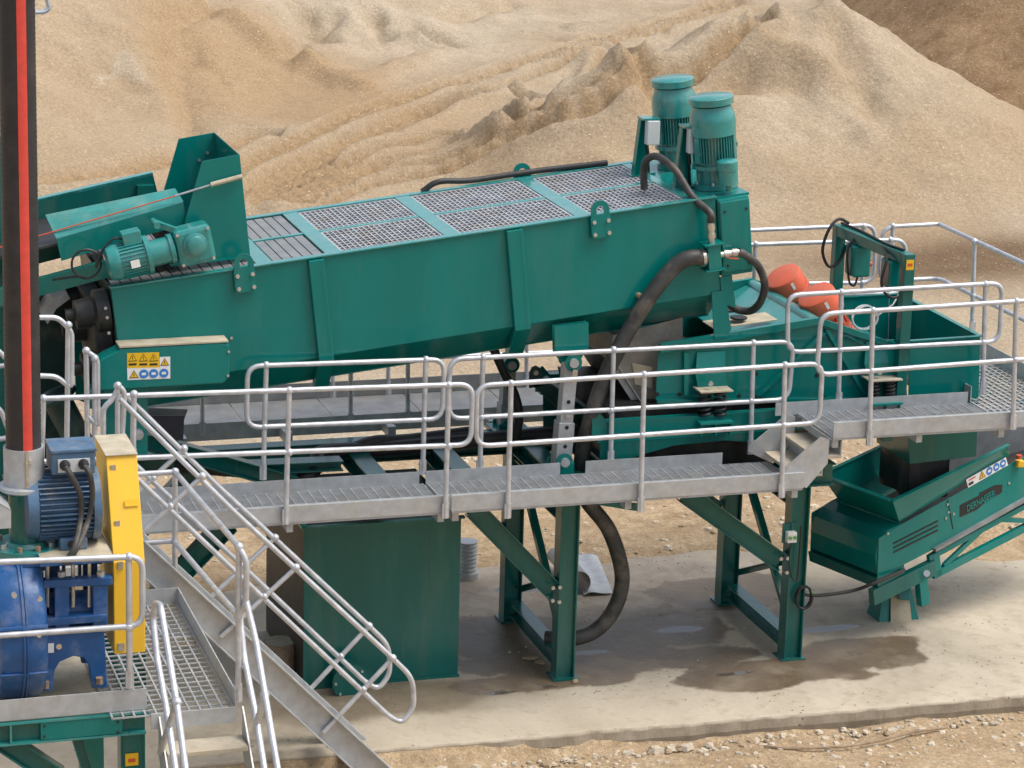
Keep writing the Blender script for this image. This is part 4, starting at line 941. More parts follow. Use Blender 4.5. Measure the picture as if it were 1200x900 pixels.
# sub-frame beam under the screen
sf = thing('screen_base_frame', 'green channel frame carrying the screen springs', 'frame', PY(820, 540, 0))
b0f = lambda x, y: PY(x, y, .0)
for dy in (0, 1.78):
    k = EY*dy
    build('channel', B().channel(b0f(700, 507)+k, b0f(1075, 482)+k, .21, .1, side=-1), GREEN, sf, .003)
    build('lug_plate', B().prism([b0f(693, 490)+k, b0f(702, 483)+k, b0f(712, 495)+k, b0f(712, 515)+k, b0f(693, 515)+k], EY*-.02), GREEN, sf)
    build('arch_plate', B().prism([b0f(703, 518)+k, b0f(925, 503)+k, b0f(925, 540)+k, b0f(905, 520)+k, b0f(850, 516)+k, b0f(790, 522)+k, b0f(745, 535)+k, b0f(725, 560)+k, b0f(703, 562)+k], EY*.015), GREEN2, sf)
    for px in (835, 1033):
        p = b0f(px, 492 if px < 900 else 470)+k; build('spring_pad', B().box(p+V((0, -.02, -.0)), (.34, .22, .02)), GREEN, sf)
        for xx in (-.15, 0, .15): build('gusset', B().box(p+V((xx, -.06, -.07)), (.012, .1, .12)), GREEN, sf)
for px in (715, 925, 1040):
    p = b0f(px, 515); build('cross_member', B().bb((p.x, .1, p.z-.05), (p.x+.1, 1.7, p.z+.07)), GREEN2, sf)
for px in (720, 925):
    p = b0f(px, 560); build('stub_leg', B().bb((p.x-.06, .02, LZ+.235), (p.x+.06, .13, p.z+.35)).bb((p.x-.06, 1.75, LZ+.235), (p.x+.06, 1.86, p.z+.35)), GREEN2, sf) if False else build('stub_leg', B().bb((p.x-.06, .02, LZ+.235), (p.x+.06, .13, p.z+.35)), GREEN2, sf)
build('underscreen_shade', B().prism([b0f(716, 480)+EY*.2, b0f(1060, 474)+EY*.2, b0f(1050, 500)+EY*.2, b0f(900, 556)+EY*.2, b0f(735, 566)+EY*.2], EY*1.45), BLACK, sf)  # black block added to paint the shaded space below the screen
# dirty feed box between trough and screen
fb_ = thing('screen_feed_box', 'dirty grey steel feed box between the trough and the screen', 'feed box', PY(750, 460, 1.0))
z0 = lambda x, y: PY(x, y, .35)
build('side_wall', B().prism([z0(718, 393), z0(800, 372), z0(800, 430), z0(768, 470), z0(745, 470), z0(716, 425)], EY*.012), DIRTY, fb_)
build('far_wall', B().prism([p+EY*1.35 for p in (z0(718, 393), z0(800, 372), z0(800, 430), z0(768, 470), z0(745, 470), z0(716, 425))], EY*.012), DIRTY, fb_)
build('back_wall', B().prism([z0(718, 393)+EY*.014, z0(716, 425)+EY*.014, z0(716, 425)+EY*1.34, z0(718, 393)+EY*1.34], EX*.012), DIRTY, fb_)
build('floor_slope', B().prism([z0(716, 425)+EY*.014, z0(745, 470)+EY*.014, z0(745, 470)+EY*1.34, z0(716, 425)+EY*1.34], EX*.014), BLACK, fb_)
build('edge_angle', B().angle(z0(716, 425)-EY*.01, z0(745, 470)-EY*.01, .07), GALV, fb_)
build('liner_plate', B().prism([z0(740, 425)-EY*.012, z0(764, 430)-EY*.012, z0(764, 455)-EY*.012, z0(744, 450)-EY*.012], EY*.01), WOODG, fb_)
# lug beam on the frame, left of feed box
lg_ = thing('lug_beam', 'dark green beam with a round-holed lug behind the near prop', 'beam', PY(640, 470, .9))
lq = lambda x, y: PY(x, y, .9)
build('beam', B().prism([lq(622, 450), lq(640, 447), lq(706, 492), lq(706, 512), lq(690, 512)], EY*.12), DKGREEN, lg_)
build('edge', B().prism([lq(640, 445), lq(644, 443), lq(708, 490), lq(706, 493)], EY*.1), GALV, lg_)
build('lug', B().prism([lq(621, 455), lq(621, 437), lq(624, 431), lq(629, 429), lq(634, 432), lq(636, 438), lq(636, 452)], EY*.03), DKGREEN, lg_)
build('lug_hole', B().cyl(lq(628, 437)-EY*.004, lq(628, 437), .025, n=14), WOODG, lg_)
# discharge box
db = thing('discharge_box', 'open-topped green discharge box at the end of the vibrating screen', 'hopper', PY(1105, 500, 1.0))
yd0, yd1 = .10, 1.98
dd = lambda x, y: PY(x, y, yd0)
fpts = [dd(1066, 399.5), dd(1149, 394), dd(1146, 500), dd(1064, 500)]
Kd = EY*(yd1-yd0)
build('front_wall', B().prism(fpts, EY*.01), GREEN, db, .003)
build('rear_wall', B().prism([p+Kd for p in fpts], EY*-.01), GREEN, db, .003)
build('right_wall', B().prism([fpts[1]+EY*.011, fpts[2]+EY*.011, fpts[2]+Kd-EY*.011, fpts[1]+Kd-EY*.011], EX*-.01), GREEN, db, .003)
build('left_skirt', B().prism([fpts[0]+EY*.011-EZ*.5, fpts[3]+EY*.011, fpts[3]+Kd-EY*.011, fpts[0]+Kd-EY*.011-EZ*.5], EX*.01), GREEN, db, .003)
rimb = B()
a, b_, c_, d2 = fpts[0], fpts[1], fpts[1]+Kd, fpts[0]+Kd
for p1, p2 in ((a, b_), (c_, d2)): rimb.bar(p1, p2, .05, .012)
rimb.bar(b_+EY*.026, c_-EY*.026, .05, .012)
build('rim', rimb, GREEN, db)
lo = lambda x, y: PY(x, y, .62)
lpts = [lo(1065, 500), lo(1146, 490), lo(1144, 535), lo(1066, 544)]
build('lower_chute', B().prism([lpts[0], lpts[1], lpts[2], lpts[3]], EY*.01), GREEN2, db, .003)
build('lower_chute_side', B().prism([lpts[0]+EY*.011, lpts[3]+EY*.011, lpts[3]+EY*.8, lpts[0]+EY*.8], EX*.01), GREEN2, db, .003)
build('lower_chute_side', B().prism([lpts[1]+EY*.011, lpts[2]+EY*.011, lpts[2]+EY*.8, lpts[1]+EY*.8], EX*-.01), GREEN2, db, .003)
build('lower_chute_rear', B().prism([p+EY*.8 for p in lpts], EY*.01), GREEN2, db, .003)
cu = lambda x, y, yy=.45: PY(x, y, yy)
def curtain(p0, p1, zb, n=18, amp=.03):
    vs = []; d = (p1-p0); nn = V((d.y, -d.x, 0)).normalized(); b = B()
    for i in range(n+1):
        t = i/n; o = nn*(amp*math.sin(t*9))*1.0
        vs += [p0+d*t+o*.3, p0+d*t+o+V((0, 0, zb))]
    for i in range(n): b.add([vs[2*i], vs[2*i+2], vs[2*i+3], vs[2*i+1]], [(0, 1, 2, 3)], True); b.add([p-nn*.008 for p in (vs[2*i], vs[2*i+2], vs[2*i+3], vs[2*i+1])], [(3, 2, 1, 0)], True)
    return b
L0 = lpts[3]; zt_ = lpts[3].z
e0 = V((L0.x+.03, .68, zt_+.10)); e1 = V((lpts[2].x-.25, .72, zt_+.10)); e2 = V((L0.x+.03, 1.38, zt_+.10))
build('rubber_curtain', curtain(e0, e1, -.5), RUBBER, db)
build('rubber_curtain', curtain(e2, e0, -.5), RUBBER, db)
gsh = lambda x, y: PY(x, y, 1.6)
build('grey_backplate', B().prism([gsh(1110, 490), gsh(1215, 478), gsh(1215, 560), gsh(1110, 575)], EY*.01), GALVD, db)

# ================================================================== GANTRY WITH SWITCH BOXES
ga_ = thing('cable_gantry', 'green square-tube gantry with two switch boxes and hanging cables over the screen', 'gantry', PY(1063, 465, .02))
yg0 = .02
pn0, pn1 = PY(1063, 468, yg0), PY(1064.5, 297, yg0)
yfar = PZ(984, 263, pn1.z).y; pf1 = PZ(984, 263, pn1.z); pf1.x = pf1.x
pf0 = V((pf1.x, pf1.y, pn0.z))
build('near_post', B().bb((pn1.x-.055, yg0-.055, pn0.z-.1), (pn1.x+.055, yg0+.055, pn1.z)), GREEN2, ga_, .008)
build('far_post', B().bb((pf1.x-.055, yfar-.055, pn0.z), (pf1.x+.055, yfar+.055, pf1.z)), GREEN2, ga_, .008)
bm = B().bar(V((pn1.x, yg0+.057, pn1.z-.055)), V((pf1.x, yfar-.057, pf1.z-.055)), .11, .11)
build('top_beam', bm, GREEN2, ga_, .008)
def swbox(t, sz, mt=GREEN):
    p = pf1.lerp(pn1, t); c = p+V((-.0, 0, -.11-sz[2]/2+.03))+EX*(-.055-sz[0]/2-.003)*-1 if False else p+V((0, 0, -.115-sz[2]/2))
    bx = build('switch_box', B().box(c, sz), mt, ga_, .02)
    build('hanger', B().box(c+EZ*(sz[2]/2+.004), (.05, .08, .012)), GREEN2, bx)
    return c
c1 = swbox(.30, (.19, .22, .32)); c2 = swbox(.80, (.17, .22, .28))
build('red_switch', B().cyl(c1+V((.095, .0, -.05)), c1+V((.15, 0, -.05)), .025), SRED, ga_)
def loopc(c, r, n, z=1.0):
    return [c+V((r*.35*math.sin(a*.3), r*math.cos(a)*.35, r*z*math.sin(a)))+EX*(-r*.6*math.cos(a)) for a in np.linspace(1.3, 1.3+n, 20)]
build('cable_loop', B().tube(spline([pf1+V((.1, 0, .01)), pf1+V((-.02, -.02, .06)), pf1+V((-.14, -.06, -.03)), pf1+V((-.2, -.06, -.25)), pf1+V((-.12, -.06, -.42)), pf1+V((.0, -.06, -.36)), pf1+V((.06, -.08, -.2))], 6), .016, 8), CABLE, ga_)
build('cable_loop', B().tube(spline([pn1.lerp(pf1, .4)+V((0, 0, .01)), c2+V((-.1, -.05, .16)), c2+V((-.16, -.1, -.08)), c2+V((-.06, -.12, -.22)), c2+V((.1, -.12, -.16)), c2+V((.1, -.12, .1))], 6), .014, 8), CABLE, ga_)
build('cable_loop', B().tube(spline([c1+V((.0, -.02, -.16)), c1+V((-.05, -.06, -.25)), c1+V((-.1, -.03, -.2)), c1+V((-.12, .0, .1)), c1+V((-.05, 0, .22))], 6), .012, 8), CABLE, ga_)
build('cable_run', B().tube(spline([pf1+V((.02, .0, .015)), pf1.lerp(pn1, .3)+V((.03, 0, .012)), pf1.lerp(pn1, .7)+V((-.02, 0, .012)), pn1+V((0, .1, .012))], 6), .013, 8), CABLE, ga_)
lb2 = build('yellow_label', B().box(PY(1066.5, 310.5, yg0-.058), (.08, .004, .10)), SYEL, ga_)
build('label_mark', B().box(PY(1066.5, 310.5, yg0-.061), (.05, .003, .03)), SRED, lb2)
wl = PY(1013, 372, .3)
build('white_cable_coil', B().tube([wl+V((.13*math.cos(a)*(1+.08*math.sin(a*.7)), .03*math.sin(a*1.3), .12*math.sin(a))) for a in np.linspace(0, 19, 90)]+[wl+V((.3, 0, .12)), wl+V((.42, .05, .28))], .008, 6), WHITE, ga_)

# ================================================================== DISCHARGE CONVEYOR
cv_ = PZ(1045, 722, 0); th = R(19.6); el = R(14.3)
hd = V((math.cos(th), math.sin(th), 0)); lt = V((math.sin(th), -math.cos(th), 0))   # along (horizontal), lateral towards the camera
ax_ = hd*math.cos(el)+EZ*math.sin(el); nn_ = -hd*math.sin(el)+EZ*math.cos(el)
con = thing('belt_conveyor', 'green belt conveyor under the discharge chute, climbing to the right from its tail', 'conveyor', cv_)
HW = .50
pn_ = V((cv_.x, cv_.y, 0))+lt*HW
S = lambda x, y, off=0: PP(x, y, pn_+lt*off, lt)
def far(p, wd=2*HW): return p-lt*wd
# near side guard
sg = [S(1030, 631), S(1054, 616), S(1180, 546), S(1300, 481), S(1300, 535), S(1200, 585), S(1096, 643), S(1028, 678)]
for k in (0, 1): build('side_guard', B().prism([far(p) if k else p for p in sg], lt*(-.01 if k == 0 else .01)), GREEN, con, .004)
# tail housing
tl = lambda p: p
te = [S(1030, 631), S(1027, 676)]
w1 = [S(1036, 627, -.02), S(1030, 633, -.02), S(1027.5, 655, -.02), S(1028.5, 676, -.02), S(1045, 668, -.02), S(1060, 612, -.02)]
build('tail_housing', B().prism([S(1056, 614, -.015), S(1040, 622, -.015), S(1030, 634, -.015), S(1026, 652, -.015), S(1028, 674, -.015), S(1056, 660, -.015)], -lt*(2*HW-.03)), GREEN, con, .012)
build('tail_lip', B().prism([S(1027, 678), S(1060, 662), S(1060, 672), S(1029, 690)], -lt*(2*HW+.02)), GREEN2, con, .006)
# hopper on top
hp = lambda x, y, off=0: S(x, y, off)
n0, n1 = S(1046, 587, .06), S(1182, 521, .06); f0_, f1_ = n0-lt*1.06, n1-lt*1.06
bn0, bn1 = S(1054, 612, -.03), S(1183, 534, -.03); bf0, bf1 = bn0-lt*.9, bn1-lt*.9
for nm, (a, b_, c, d, th_) in dict(hopper_near_side=(n0, n1, bn1, bn0, -lt), hopper_far_side=(f0_, f1_, bf1, bf0, lt), hopper_tail_side=(n0-lt*.004, f0_+lt*.004, bf0+lt*.004, bn0-lt*.004, ax_)).items():
    build(nm, B().prism([a, b_, c, d], th_*.01), GREEN, con, .003)
for nm, (a, b_) in dict(near=(n0, n1), far=(f0_, f1_), tail=(n0-lt*.026, f0_+lt*.026)).items(): build('hopper_rim', B().bar(a, b_, .05, .012, nn_), GREEN, con)
build('hopper_collar', B().prism([bn0+lt*.02, bn0+lt*.02-EZ*.17, bf0-lt*.02-EZ*.17, bf0-lt*.02], ax_*-.012), GREEN, con)
bolts(con, [bn0-ax_*.013-lt*a-EZ*.08 for a in (.15, .34, .55)], -ax_, .016)
build('belt', B().prism([S(1040, 645, -.06), S(1300, 508, -.06), S(1300, 508, -.06)-lt*.88, S(1040, 645, -.06)-lt*.88], nn_*.02), RUBBER, con)
# louvre slots, seam, bolts, strip
for k in range(3):
    a, b_ = S(1047, 637+k*5.2, .004), S(1099, 610.5+k*5.4, .004); build('louvre_slot', B().bar(a, b_, .004, .016, nn_), INK, con)
build('panel_seam', B().bar(S(1110.5, 586, .003), S(1117, 620, .003), .004, .01, ax_), INK, con)
bolts(con, [S(x, y) for x, y in ((1040, 625), (1108, 607), (1117, 602), (1182, 566), (1110, 591), (1111, 600))], lt, .014)
build('edge_strip', B().bar(S(1095, 644.5, .02), S(1300, 529.5, .02), .05, .035, nn_), GALVD, con)
# label with pictograms
lbl = build('warning_label', B().prism([S(1132, 562, .004), S(1178.5, 536, .004), S(1181, 545, .004), S(1134.5, 571.5, .004)], lt*.003), WHITE, con)
ua = (S(1178, 540, .008)-S(1134, 565, .008)).normalized(); va = lt.cross(ua); va = va if va.z > 0 else -va
ctr = lambda k: S(1133+47*k, 566.5-26*k, .0085)
tri_sign(lbl, ctr(.38), ua, va, .05)
for k in (.56, .735, .90): disc_sign(lbl, ctr(k), ua, va, .045)
build('small_print', B().box(ctr(.14)+va*.02, (.10, .014, .002), ua, va, lt), SRED, lbl); build('small_print', B().box(ctr(.10)-va*.025, (.07, .03, .002), ua, va, lt), INK, lbl)
# maker's lettering in its outlined band
bandm = mat('lettering_band', (.004, .07, .058), .4)
bd = build('logo_band', B().prism([S(1125, 592, .003), S(1148, 580.5, .003), S(1148, 577.5, .003), S(1166, 568.5, .003), S(1175, 568, .003), S(1174, 577, .003), S(1155, 588, .003), S(1145, 597, .003), S(1125, 606, .003)], lt*.002), INK, con)
text_mesh('DERNASEER', 'logo_lettering', S(1149.5, 587.3, .0095), ua, va, .105, GREEN, con, .001, width=.42)
# lattice under-frame
for off in (-.03, -2*HW+.03):
    G = lambda x, y: S(x, y)+lt*off
    build('bottom_chord', B().bar(G(1095, 675), G(1300, 569), .06, .08, nn_), GREEN, con, .004)
    build('top_chord', B().bar(G(1090, 655), G(1300, 541), .05, .06, nn_), GREEN, con, .004)
    build('upright', B().bar(G(1097, 648), G(1101, 676), .06, .09, ax_), GREEN, con, .004)
    for pa, pb in (((1108, 664), (1166, 609)), ((1166, 609), (1220, 612)), ((1220, 612), (1270, 560))): build('lattice_brace', B().bar(G(*pa), G(*pb), .035, .05, nn_), GREEN, con)
for x, y in ((1130, 652), (1166, 609), (1220, 610)): build('cross_tie', B().bar(S(x, y, -.06), S(x, y, -2*HW+.06), .05, .05), GREEN2, con)
build('tail_beam', B().bar(S(1021, 700, -.02), S(1094, 664, -.02), .08, .17, nn_).bar(S(1021, 700, -2*HW+.02), S(1094, 664, -2*HW+.02), .08, .17, nn_) if False else B().bar(S(1021, 700, -.02), S(1094, 664, -.02), .08, .17, nn_), GREEN2, con, .006)
build('tail_beam', B().bar(S(1021, 700, -2*HW+.02), S(1094, 664, -2*HW+.02), .08, .17, nn_), GREEN2, con, .006)
build('pivot_bolt', B().cyl(S(1086, 672, .02), S(1086, 672, .05), .035, n=12), BOLT, con)
build('leg_plate', B().bar(S(1078, 665, -.02), S(1082, 708, -.02), .08, .12, ax_), GREEN, con, .006)
build('cross_axle', B().bar(S(1060, 695, -.03), S(1060, 695, -2*HW+.03), .12, .14), GREEN2, con, .006)
bz = cv_
build('foot', B().hexa([bz+V((-.22, -.16, .0)), bz+V((.24, -.16, .0)), bz+V((.24, .16, .0)), bz+V((-.22, .16, .0)), bz+V((-.16, -.08, .34)), bz+V((.16, -.08, .34)), bz+V((.16, .08, .34)), bz+V((-.16, .08, .34))]), GREEN, con, .006)
build('foot_web', B().prism([bz+V((-.1, -.18, .0)), bz+V((.14, -.18, .0)), bz+V((.12, -.1, .30)), bz+V((-.08, -.1, .30))], V((0, -.012, 0))), WOODG, con)
build('emergency_stop', B().box(S(1195, 543, .03), (.08, .08, .07)), YELLOW, con, .01)
build('stop_button', B().cyl(S(1194, 537.5, .05), S(1194, 537.5, .05)+EZ*.04, .03), SRED, con)
hose('power_cable', 'black cable sagging from the conveyor tail to the steel leg', [S(1060, 668, .03), S(1025, 683, .06), PY(1000, 692, .25), PY(968, 697, .2), PY(945, 697, .1), PY(937, 688, .05)], .018, RUBBER)
gcab = mat('green_earth_cable', (.12, .35, .08), .5)
ec = PY(942, 700, .0); t = thing('earth_cable', 'coiled green and black cable hanging at the right steel leg', 'cable', ec)
build('coil', B().tube([ec+V((.085*math.cos(a), .02*math.sin(a*.6), .115*math.sin(a))) for a in np.linspace(2, 20, 70)], .012, 6), CABLE, t)
build('green_strand', B().tube([ec+V((.085*math.cos(a), -.02, .115*math.sin(a))) for a in np.linspace(-1, 2.4, 20)], .009, 6), gcab, t)
sbx = PY(927, 629, -.02); t = thing('push_button_box', 'small white box with two green buttons on the right steel leg', 'switch', sbx)
build('box', B().box(sbx, (.10, .07, .11)), WHITE, t, .008)
for k in (-1, 1): build('button', B().cyl(sbx+V((k*.025, -.036, 0)), sbx+V((k*.025, -.05, 0)), .018), gcab, t)
build('back_plate', B().box(sbx+V((0, .045, .03)), (.15, .02, .2)), GREEN2, t)
build('cable', B().tube(spline([sbx+V((0, -.01, -.055)), sbx+V((-.01, -.01, -.25)), sbx+V((.03, -.01, -.42)), sbx+V((.09, 0, -.45)), sbx+V((.1, 0, -.2)), sbx+V((.1, 0, .1))], 6), .008, 6), CABLE, t)
# ================================================================== TANK
tk = thing('water_tank', 'large dark green steel tank standing on the slab below the walkway', 'tank', PZ(448, 802, 0))
yt0 = .33; x0, x1 = PZ(355, 808, 0).x, PZ(539, 796, 0).x; zt = 1.62; yt1 = 2.0
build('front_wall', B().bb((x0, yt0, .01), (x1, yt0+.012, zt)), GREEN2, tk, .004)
build('left_wall', B().bb((x0, yt0+.013, .01), (x0+.012, yt1, zt)), BLACK, tk)  # black puts the shade of the left-facing side into the colour
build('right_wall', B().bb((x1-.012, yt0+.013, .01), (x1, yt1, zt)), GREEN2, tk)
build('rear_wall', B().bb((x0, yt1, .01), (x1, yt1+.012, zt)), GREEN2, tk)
build('rim', B().bb((x0-.03, yt0-.03, zt+.001), (x1+.03, yt0+.03, zt+.02)).bb((x0-.03, yt0+.031, zt+.001), (x0+.03, yt1, zt+.02)), GREEN2, tk)
build('bottom_rail', B().bb((x0-.01, yt0-.02, .0), (x1+.01, yt0-.001, .03)), GREEN2, tk)
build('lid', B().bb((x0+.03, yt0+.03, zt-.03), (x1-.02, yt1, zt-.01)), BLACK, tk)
p = PY(404, 789, yt0); build('outlet_pipe', B().cyl(p, p-EY*.22, .13, n=24), GREEN2, tk); fo = build('outlet_flange', B().cyl(p-EY*.22, p-EY*.25, .18, n=24), GREEN2, tk)
for a in range(8): build('bolt', B().cyl(p-EY*.25+V((.15*math.cos(a*.785), 0, .15*math.sin(a*.785))), p-EY*.265+V((.15*math.cos(a*.785), 0, .15*math.sin(a*.785))), .014, n=6), BOLT, fo)
cb = PZ(328, 787, 0); t = thing('concrete_cylinder', 'short brown concrete cylinder standing beside the shade-blackened side of the tank', 'cylinder', cb)
build('body', B().lathe(cb, EZ, [(0, .165), (.02, .17), (.3, .17), (.315, .16)], 22), RUST, t); build('top_face', B().cyl(cb+EZ*.316, cb+EZ*.32, .15, n=20), WOODG, t)

# ================================================================== STAIRCASE
ysn_, ysf2 = -1.80, -1.02
SQ = lambda x, y: PY(x, y, ysn_)
stair = thing('staircase', 'galvanised staircase going down from the walkway to the dirt in front of the kerb', 'staircase', SQ(440, 890))
e_top, e_bot = SQ(250, 707), SQ(457, 898)
sd_ = (e_bot-e_top).normalized(); pend = e_bot+sd_*((-.16-e_bot.z)/sd_.z); ptop = e_top-sd_*((FZ+.03-e_top.z)/-sd_.z) if False else e_top+sd_*((2.40-e_top.z)/sd_.z)
dn = sd_.cross(EY); dn = dn if dn.z < 0 else -dn
for y in (ysn_, ysf2):
    k = EY*(y-ysn_)+(dn*.05 if y > ysn_ else dn*0); sgn = 1 if y == ysn_ else -1
    b = B().prism([ptop+k, pend+k, pend+k+V((-.33, 0, 0)), ptop+k+dn*.23], EY*.01*sgn)
    b.prism([ptop+k, pend+k, pend+k+dn*.012, ptop+k+dn*.012], EY*.07*-sgn); b.prism([ptop+k+dn*.22, pend+V((-.318, 0, 0))+k, pend+V((-.335, 0, 0))+k, ptop+k+dn*.232], EY*.07*-sgn)
    build('stringer', b, GALV, stair, .002)
nst = 11
for i in range(nst):
    f = (i+.6)/nst; c = ptop.lerp(pend, f)+dn*.17; build('tread', B().bb((c.x-.11, ysn_+.09, c.z-.03), (c.x+.13, ysf2-.09, c.z)), GALV, stair)
# handrails of the stair, posts square to the stringers
def stair_rail(y, label):
    k = EY*(y-ysn_); q = lambda x, yy: SQ(x, yy)+k
    top = [SQ(139, 466), SQ(275, 600), SQ(459, 770), SQ(483, 793), SQ(484, 828), SQ(470, 846), SQ(455, 838), SQ(250, 645), SQ(139, 540)]
    top = [p+k for p in top]
    if y > -1.5: top[0] = SQ(158, 485)+k; top[-1] = SQ(158, 558)+k
    post = [(SQ(x, yy)+k, SQ(bx, by)+k) for x, yy, bx, by in ((236, 557, 148, 640), (346, 664, 258, 745), (459, 770, 378, 857))]
    base = post[2][1]
    t = thing('handrail', label, 'handrail', base)
    build('rail', B().tube(rp(top, .12), .024, 10), RAILM, t)
    for a, b_ in post: build('post', B().tube([b_, a], .022, 10).sph(a, .038).sph(a.lerp(b_, .42), .034), RAILM, t)
stair_rail(ysn_-.03, 'galvanised diagonal handrail on the near side of the long staircase')
stair_rail(ysf2+.03, 'galvanised diagonal handrail on the far side of the long staircase')
# landing at the head of the stair
lx0, lx1 = PY(35, 600, WF).x, xw0-.01
ld = thing('landing', 'galvanised landing at the top of the staircase behind the yellow guard', 'landing', ((lx0+lx1)/2, -1, FZ-.2))
build('floor_mesh', grating(V((lx0, ysn_, FZ)), EX, EY, EZ, lx1-lx0, WB-ysn_+1.6, .075, .10, .014, .02, .014), GALV, ld, kind='stuff')
build('edge_channel', B().channel((lx0, ysn_-.01, FZ-.07), (lx1, ysn_-.01, FZ-.07), .15, .06, side=-1), GALV, ld)
for y in (ysn_+.3, WF, WB, 1.2): build('bearer', B().bb((lx0, y, FZ-.12), (lx1, y+.06, FZ-.025)), GREEN2, ld)
hp_ = lambda x, y: PY(x, y, -.5)
handrail('short galvanised guard rail beside the dark drive end of the trough', [rp([hp_(36, 372), hp_(68, 372), hp_(84, 388), hp_(84, 455), hp_(66, 441), hp_(36, 440)], .06)], [(hp_(80, 381), hp_(78, 545))])
hp2 = lambda x, y: PY(x, y, -.2)
handrail('double galvanised gate posts at the head of the staircase', [rp([hp2(102, 412), hp2(114, 420), hp2(115, 500), hp2(103, 488)], .05)], [(hp2(101, 411), hp2(103, 545)), (hp2(111, 420), hp2(111, 530))], name='gate_post')
hp3 = lambda x, y: PY(x, y, -1.3)
handrail('galvanised end rail where the walkway meets the staircase', [rp([hp3(121, 540), hp3(121, 478), hp3(132, 468), hp3(140, 452), hp3(146, 460), hp3(142, 530)], .05)], [(hp3(138, 452), hp3(138, 540)), (hp3(157, 462), hp3(156, 545))])

# ================================================================== PUMP SKID
PZF = 1.80
PFY = PZ(85, 838, PZF).y
a_ = lambda x, y, off=0: PY(x, y, PFY+off)
xpR = a_(172, 835).x; xpL = a_(-70, 840).x
c_far, c_near = PZ(205, 706, PZF), PZ(279, 828, PZF); xgR = (c_far.x+c_near.x)/2; ygB, ygF = c_far.y, c_near.y
sk = thing('pump_skid', 'green steel pump skid with galvanised edging carrying the blue pump', 'skid', (xpR-.7, PFY, 0))
build('deck_plate', B().bb((xpL, PFY+.01, PZF-.012), (xpR-.30, ygB, PZF)), WOODG, sk)
build('edging', B().bb((xpL, PFY-.008, PZF+.0), (xpR, PFY+.0, PZF+.17)), GALV, sk, .003)
zb = a_(85, 853).z
build('front_beam', B().channel((xpL, PFY+.03, zb), (xpR-.01, PFY+.03, zb), .18, .08, side=-1), GREEN2, sk, .003)
build('beam_flange', B().bb((xpL, PFY-.03, zb+.075), (xpR-.01, PFY+.024, zb+.09)).bb((xpL, PFY-.03, zb-.09), (xpR-.01, PFY+.024, zb-.075)), GREENM_SKY, sk)
build('splice_plate', B().bb((a_(47, 850).x, PFY-.022, zb-.072), (a_(143, 850).x, PFY-.0, zb+.072)), GREEN, sk, .004)
for px, py in ((52, 851), (52, 863), (138, 846), (138, 858)): build('bolt_hole', B().cyl(a_(px, py, -.026), a_(px, py, -.02), .012, n=10), INK, sk)
build('stiffener', B().bb((a_(11, 855).x, PFY-.03, zb-.074), (a_(11, 855).x+.015, PFY+.024, zb+.074)), GREENM_SKY, sk)
build('leg', B().bb((xpR-.2, PFY+.02, -.16), (xpR-.185, PFY+.18, zb-.092)).bb((xpR-.025, PFY+.02, -.16), (xpR-.01, PFY+.18, zb-.092)).bb((xpR-.184, PFY+.03, -.16), (xpR-.026, PFY+.042, zb-.092)), GREEN2, sk, .003)
build('leg', B().bb((xpR-.2, ygB-.2, -.16), (xpR-.01, ygB-.02, PZF-.013)), GREEN2, sk, .003)
build('leg', B().bb((xpL+.1, PFY+.02, -.16), (xpL+.3, PFY+.2, zb-.092)), GREEN2, sk, .003)
build('leg', B().bb((xpL+.1, ygB-.2, -.16), (xpL+.3, ygB-.02, PZF-.013)), GREEN2, sk, .003)
for off in (.08, ygB-PFY-.12):
    build('diagonal_brace', B().ibeam(a_(-10, 862)+EY*off, a_(70, 915)+EY*off, .16, .12), GREEN2, sk)
    build('diagonal_brace', B().ibeam(a_(92, 868)+EY*off, a_(118, 950)+EY*off, .09, .08, up=EX), GREEN2, sk)
build('cross_beam', B().ibeam((xpR-.5, PFY+.1, zb), (xpR-.5, ygB-.05, zb), .17, .12), GREEN2, sk)
build('rear_beam', B().ibeam((xpL, ygB-.08, zb), (xpR-.02, ygB-.08, zb), .17, .12), GREEN2, sk)
lb3 = build('yellow_label', B().box(a_(154.5, 890, .016), (.10, .004, .10)), SYEL, sk); build('label_mark', B().box(a_(154.5, 891, .013), (.055, .003, .03)), SRED, lb3)
# mesh floor bay beside the pump, with kick plates
build('mesh_floor', grating(V((xpR-.28, ygF+.0, PZF-.002)), EX, EY, EZ, xgR-xpR+.27, ygB-ygF-.01, .085, .10, .014, .02, .014), GALV, sk, kind='stuff')
build('mesh_angle', B().bb((xpR-.31, PFY+.01, PZF-.04), (xpR-.285, ygB, PZF+.012)), GALVD, sk)
build('kick_plate', B().bb((xgR, ygF, PZF-.10), (xgR+.01, ygB, PZF+.13)), GALV, sk)
build('kick_plate', B().bb((xpR-.27, ygB+.001, PZF-.1), (xgR+.01, ygB+.011, PZF+.13)), GALV, sk)
build('mesh_bearer', B().bb((xpR+.01, ygF-.02, PZF-.12), (xgR, ygF+.0, PZF+.005)), GALV, sk)
build('mesh_bearer', B().bb((xpR+.0, ygB-.8, PZF-.10), (xgR-.002, ygB-.74, PZF-.025)), GALV, sk)
# front rail of the skid
rr_ = lambda x, y: PY(x, y, PFY-.03)
handrail('galvanised handrail in front of the blue pump', [rp([rr_(-60, 661), rr_(167, 652), rr_(167, 733), rr_(-60, 749)], .11)], [(rr_(151, 653), rr_(152, 806))], mids=[rr_(151, 735)])
